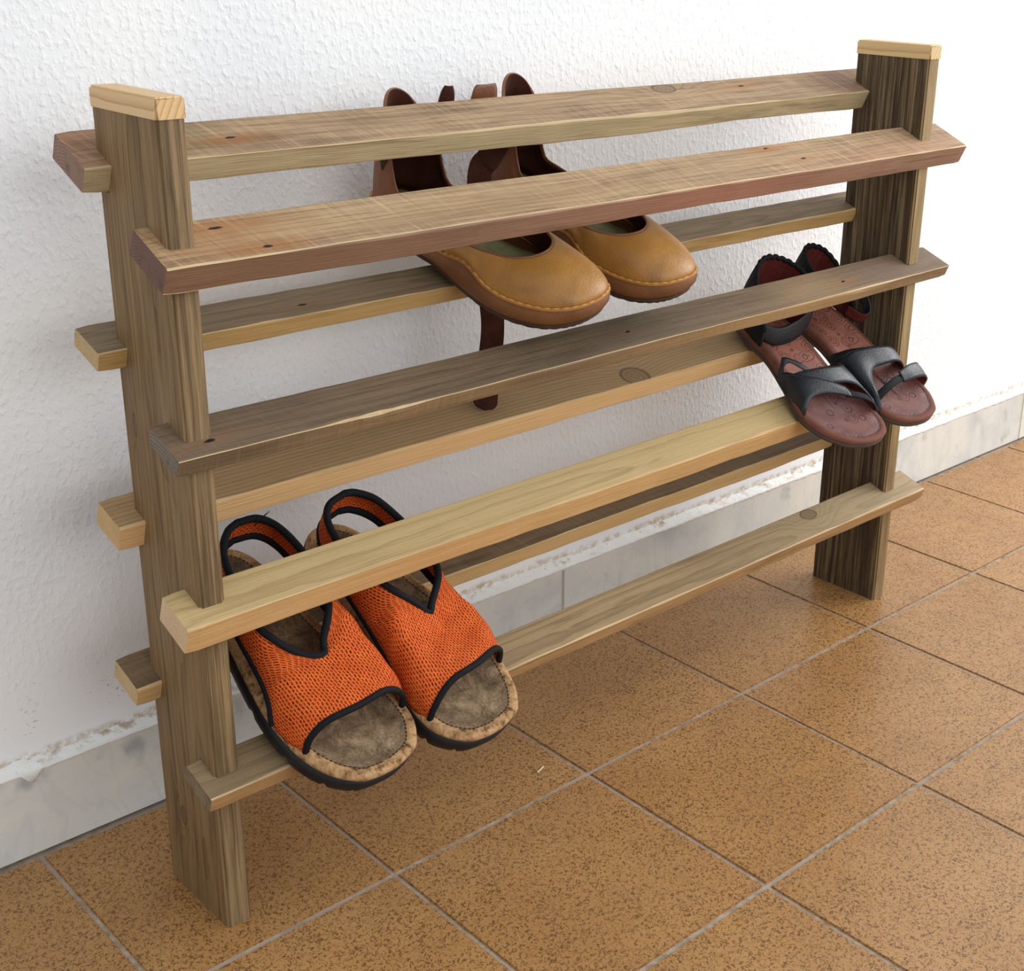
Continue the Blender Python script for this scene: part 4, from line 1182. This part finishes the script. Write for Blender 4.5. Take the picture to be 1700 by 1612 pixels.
# small grey tag sewn beside the front edge of the quarter
# ------------------------------------------------------------------ black strappy sandals
M_BLACK = leather('black_leather', srgb(9, 12, 17), srgb(16, 20, 26), srgb(25, 30, 37), 0.36, 300, 0.2, 0.55)
M_BLACKPAD = plain('black_padded_fabric', srgb(14, 17, 20), 0.75, 0.25, 420, 0.6, 0.001, 0.3)
M_REDLIN = plain('dark_red_lining', srgb(96, 40, 36), 0.75, 0.2, 300, 0.3, 0.0006, 0.25)
M_OUTS = plain('grey_brown_rubber', srgb(70, 62, 52), 0.6, 0.3, 180, 0.3, 0.0006, 0.15)
M_THREADB = plain('grey_thread', srgb(84, 92, 100), 0.8, 0.2)
def swirl_bed():
    t = NT('embossed_red_brown_footbed')
    v = t.obj()
    s = t.sep(v)
    x = t.n('ShaderNodeTexVoronoi', feature='F1'); t.put(x.inputs['Vector'], t.vm('MULTIPLY', v, (1, 1, 0))); x.inputs['Scale'].default_value = 52
    d = t.math('ADD', x.outputs['Distance'], t.math('MULTIPLY', t.noise(v, 150, 2), 0.05))
    ringv = t.math('ABSOLUTE', t.math('SUBTRACT', t.math('FRACT', t.math('MULTIPLY', d, 5.2)), 0.5))
    line = t.math('MULTIPLY', t.math('SUBTRACT', 1.0, t.smooth(ringv, 0.08, 0.19)), t.math('SUBTRACT', 1.0, t.smooth(d, 0.46, 0.54)))
    n = t.noise(v, 30, 4, 0.6)
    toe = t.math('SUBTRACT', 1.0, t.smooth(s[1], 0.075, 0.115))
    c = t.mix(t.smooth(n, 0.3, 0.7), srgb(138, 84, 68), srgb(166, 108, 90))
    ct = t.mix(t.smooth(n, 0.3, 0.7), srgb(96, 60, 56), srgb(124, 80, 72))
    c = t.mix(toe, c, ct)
    c = t.mix(t.math('MULTIPLY', line, 0.8), c, srgb(78, 40, 42))
    h = t.math('ADD', t.math('MULTIPLY', line, -1.0), t.math('MULTIPLY', t.noise(v, 600, 2), 0.25))
    return t.done(c, 0.5, t.bump(h, 0.5, 0.0010), 0.4)
M_SWIRL = swirl_bed()
M_BEDEDGE = plain('brown_suede_edge', srgb(118, 76, 62), 0.8, 0.2, 500, 0.5, 0.0008, 0.18)

BK_LAT = [(.004, .022), (.012, .036), (.032, .052), (.06, .060), (.082, .057), (.10, .050), (.12, .045), (.15, .041), (.19, .039), (.22, .035), (.238, .024)]
BK_MED = [(.004, .024), (.014, .040), (.032, .050), (.06, .053), (.09, .047), (.12, .041), (.15, .038), (.19, .037), (.22, .033), (.238, .022)]
BK_LEN = .246
def ribbon(name, st, th, mats, parent, mir, nu=36, nv=7, inner=1, stitches=True, bulge=0.0012, flip=False):
    rows = []
    for f, b in st:
        f, b = Vector(f), Vector(b)
        m = (f + b) * 0.5 + Vector((0, 0, bulge))
        rows.append([f, m, b])
    g = net(rows, nu, nv)
    o = shell(name, g, th, mats, parent, mir, flip=flip, inner_idx=inner)
    if stitches:
        N = grid_normals(g)
        sg = -1 if flip else 1
        for e, j in ((0.18, 0), (0.18, -1)):
            path = [(g[a][j].lerp(g[a][1 if j == 0 else -2], 0.55) + N[a][j] * sg * 0.0003) for a in range(2, nu - 2)]
            dashes('stitching', path, 0.0020, 0.0014, 0.00042, M_THREADB, o, mir, seg=4)
    return o
def build_black(label, i, x, y, yaw, mir, far=False, h=0.0):
    root = shoe_empty('strappy_sandal', i, x, y, yaw, h=h)
    tag(root, label, 'sandal', 'black strappy sandals on the third shelf')
    O = outline(BK_LAT, BK_MED, BK_LEN, 140)
    def bt(v): return 0.008 * max(0, (0.07 - v) / 0.07) ** 2 + 0.004 * math.exp(-((v - .155) / .03) ** 2)
    def tp(v): return 0.0135 + bt(v) * .9 + 0.008 * max(0, (v - .10) / .15)
    def ring_h(d, fh): return inset_ring(O, d, fh)
    rings('outsole', [ring_h(.008, lambda v: bt(v) + .0002), ring_h(.0015, lambda v: bt(v)), ring_h(0.0, lambda v: bt(v) + .0018), ring_h(0.0, lambda v: bt(v) + .0048), ring_h(.004, lambda v: bt(v) + .0052)], M_OUTS, root, mir, cap_bot=True)
    uc = lambda v: -.002
    rows = [ring_h(.0016, lambda v: bt(v) + .0046), ring_h(.0006, lambda v: bt(v) + .0065), ring_h(.0004, lambda v: tp(v) - .0028), ring_h(.0022, lambda v: tp(v) - .0006), ring_h(.0055, lambda v: tp(v)),
            ring_h(.0088, lambda v: tp(v) - .0002), ring_h(.0096, lambda v: tp(v) - .0012), ring_h(.0110, lambda v: tp(v) - .0008), spine_ring(O, .6, lambda v: tp(v) - .0022, .045, .205, uc), spine_ring(O, .3, lambda v: tp(v) - .003, .045, .205, uc), spine_ring(O, .04, lambda v: tp(v) - .003, .045, .205, uc)]
    rings('footbed', rows, [M_BEDEDGE, M_SWIRL], root, mir, cap_top=True, midx=[0, 0, 0, 0, 0, 1, 1, 1, 1, 1])
    mats = [M_BLACK, M_REDLIN]
    hh = 0.0
    if not far:
        # toe strap, broad at the lateral edge of the sole and narrowing to a square tip
        pass
        ribbon('toe_strap', [((-.0600, .062, .008), (-.0470, .130, .010)), ((-.058, .067, .020 + hh * .3), (-.0465, .122, .024)), ((-.047, .074, .029 + hh * .6), (-.041, .109, .031 + hh * .4)),
                             ((-.028, .073, .033 + hh), (-.028, .097, .036 + hh * .7)), ((-.010, .066, .034 + hh), (-.011, .084, .038 + hh)), ((.006, .058, .034 + hh), (.004, .073, .037 + hh))], .0022, mats, root, mir)
        ribbon('elastic_strap', [((.000, .060, .033 + hh), (-.001, .070, .035 + hh)), ((.018, .053, .033 + hh), (.017, .063, .035 + hh)), ((.036, .047, .028 + hh * .6), (.036, .057, .030 + hh * .6)), ((.0485, .043, .018), (.049, .053, .018)), ((.051, .041, .008), (.0515, .052, .008))],
               .0018, [M_BLACKPAD, M_REDLIN], root, mir, nu=24, stitches=False)
        # instep strap from the medial edge, diving under the toe strap
        ribbon('instep_strap', [((.0520, .042, .007), (.0455, .128, .009)), ((.0505, .047, .017), (.0440, .122, .020)), ((.0470, .054, .025 + hh * .3), (.0400, .115, .029 + hh * .3)), ((.0360, .072, .031 + hh * .6), (.0320, .107, .036 + hh * .6)), ((.0200, .079, .034 + hh * .9), (.0180, .103, .040 + hh)), ((.000, .083, .034 + hh), (-.002, .106, .039 + hh)),
                                ((-.018, .088, .031 + hh * .7), (-.021, .110, .035 + hh * .7)), ((-.034, .093, .026), (-.037, .114, .029)), ((-.047, .098, .018), (-.048, .117, .020)), ((-.053, .102, .010), (-.0525, .118, .010))], .0022, mats, root, mir, flip=True)
    else:
        ribbon('toe_strap', [((-.0585, .045, .008), (-.0580, .072, .009)), ((-.0575, .046, .022), (-.055, .069, .027)), ((-.045, .047, .031), (-.042, .066, .039)), ((-.022, .049, .033), (-.020, .066, .042)), ((-.002, .051, .031), (.000, .064, .038))], .0022, mats, root, mir)
        ribbon('elastic_strap', [((-.010, .053, .031), (-.009, .062, .035)), ((.015, .052, .031), (.016, .061, .034)), ((.034, .050, .025), (.035, .059, .028)), ((.046, .048, .016), (.047, .058, .018)), ((.0505, .047, .007), (.051, .057, .008))], .0018, [M_BLACKPAD, M_REDLIN], root, mir, nu=24, stitches=False)
        ribbon('instep_strap', [((.0520, .036, .007), (.0450, .136, .009)), ((.0505, .041, .016), (.0435, .132, .019)), ((.0470, .052, .023), (.0395, .127, .027)), ((.0380, .072, .027), (.0320, .123, .032)), ((.0200, .086, .030), (.0180, .117, .036)), ((.000, .084, .033), (-.002, .109, .040)), ((-.020, .081, .034), (-.021, .102, .041)),
                                ((-.036, .079, .028), (-.037, .097, .034)), ((-.049, .077, .017), (-.0485, .093, .020)), ((-.0555, .076, .008), (-.0535, .091, .009))], .0022, mats, root, mir, flip=True)
    # looped keeper at the lateral edge
    if not far: ribbon('strap_loop', [((-.047, .120, .012), (-.046, .129, .012)), ((-.047, .126, .024), (-.046, .134, .026)), ((-.041, .128, .032), (-.044, .137, .034)), ((-.032, .118, .033), (-.030, .126, .035)), ((-.022, .106, .031), (-.020, .113, .033))], .0018, mats, root, mir, nu=24, stitches=False)
    # heel collar, padded and gathered by elastic at the back
    def ctl(hl, hu):
        return None
    C = [((-.0445, .172, .018), (-.044, .176, .036)), ((-.043, .195, .017), (-.042, .200, .052)), ((-.038, .219, .016), (-.037, .224, .068)), ((-.024, .239, .016), (-.023, .245, .079)), ((0, .247, .016), (0, .254, .083)),
         ((.022, .239, .016), (.022, .246, .083)), ((.034, .221, .017), (.035, .227, .082)), ((.0385, .200, .018), (.039, .206, .079)), ((.0395, .184, .045), (.040, .190, .073))]
    rows = []
    for a, b in C:
        a, b = Vector(a), Vector(b)
        m = a.lerp(b, .5); out = Vector((m.x, m.y - .2, 0)); out = out.normalized() if out.length > 1e-6 else Vector((0, 1, 0))
        rows.append([a, a.lerp(b, .35) + out * .003, a.lerp(b, .7) + out * .003, b + out * .0005, b - out * .0015 + Vector((0, 0, .001))])
    g = net(rows, 110, 15)
    for a in range(110):
        k = a / 109
        amp = .0011 * max(0, 1 - abs(k - .5) / .33) ** .5 if abs(k - .5) < .33 else 0
        for b in range(15):
            q = g[a][b]; out = Vector((q.x, q.y - .2, 0)); out = out.normalized() if out.length > 1e-6 else Vector((0, 1, 0))
            q += (out * .8 + Vector((0, 0, .7 if b > 9 else 0))) * amp * math.sin(a * 1.15) * (b / 14)
    shell('heel_collar', g, .0038, [M_BLACKPAD, M_REDLIN], root, mir, flip=True, inner_idx=1)
    rim = [g[a][-1] for a in range(110)]
    tube('collar_rim', rim, .0030, M_BLACKPAD, root, mir, seg=8)
    # ankle strap sagging over the footbed
    ribbon('ankle_strap', [((-.0425, .186, .026), (-.042, .192, .044)), ((-.036, .176, .023), (-.035, .184, .041)), ((-.018, .167, .020), (-.015, .178, .039)), ((.008, .165, .026), (.008, .177, .047)), ((.027, .170, .042), (.025, .179, .062)), ((.0375, .184, .056), (.036, .190, .075)), ((.0385, .203, .060), (.0378, .207, .078))], .0022, mats, root, mir, flip=False) if not far else ribbon('ankle_strap', [((-.0385, .203, .060), (-.0378, .207, .078)), ((-.043, .186, .052), (-.043, .190, .070)), ((-.049, .168, .042), (-.0495, .171, .058)), ((-.049, .158, .030), (-.050, .158, .046)), ((-.044, .163, .022), (-.044, .161, .038)), ((-.037, .180, .022), (-.036, .180, .038))], .0022, mats, root, mir, flip=True)
    return root
build_black('black strappy sandal with red-brown footbed, left one of its pair', 3, .826, -.0715, math.radians(-3.5), 1, h=0.0030)
build_black('black strappy sandal with red-brown footbed beside the right post', 3, .942, -.068, math.radians(3.5), -1, far=True, h=0.0030)

# ------------------------------------------------------------------ a bit of straw lying on the floor
st_ = mesh_obj('straw_bit', *box(-0.0065, 0.0065, -0.0005, 0.0005, 0.0, 0.0009), plain('pale_straw', srgb(232, 222, 196), 0.7, 0.2))
st_.location = (0.5235, -0.2256, 0.0003); st_.rotation_euler = (0, 0, 0.33)
tag(st_, 'tiny pale bit of straw lying on the tan floor tile', 'straw')
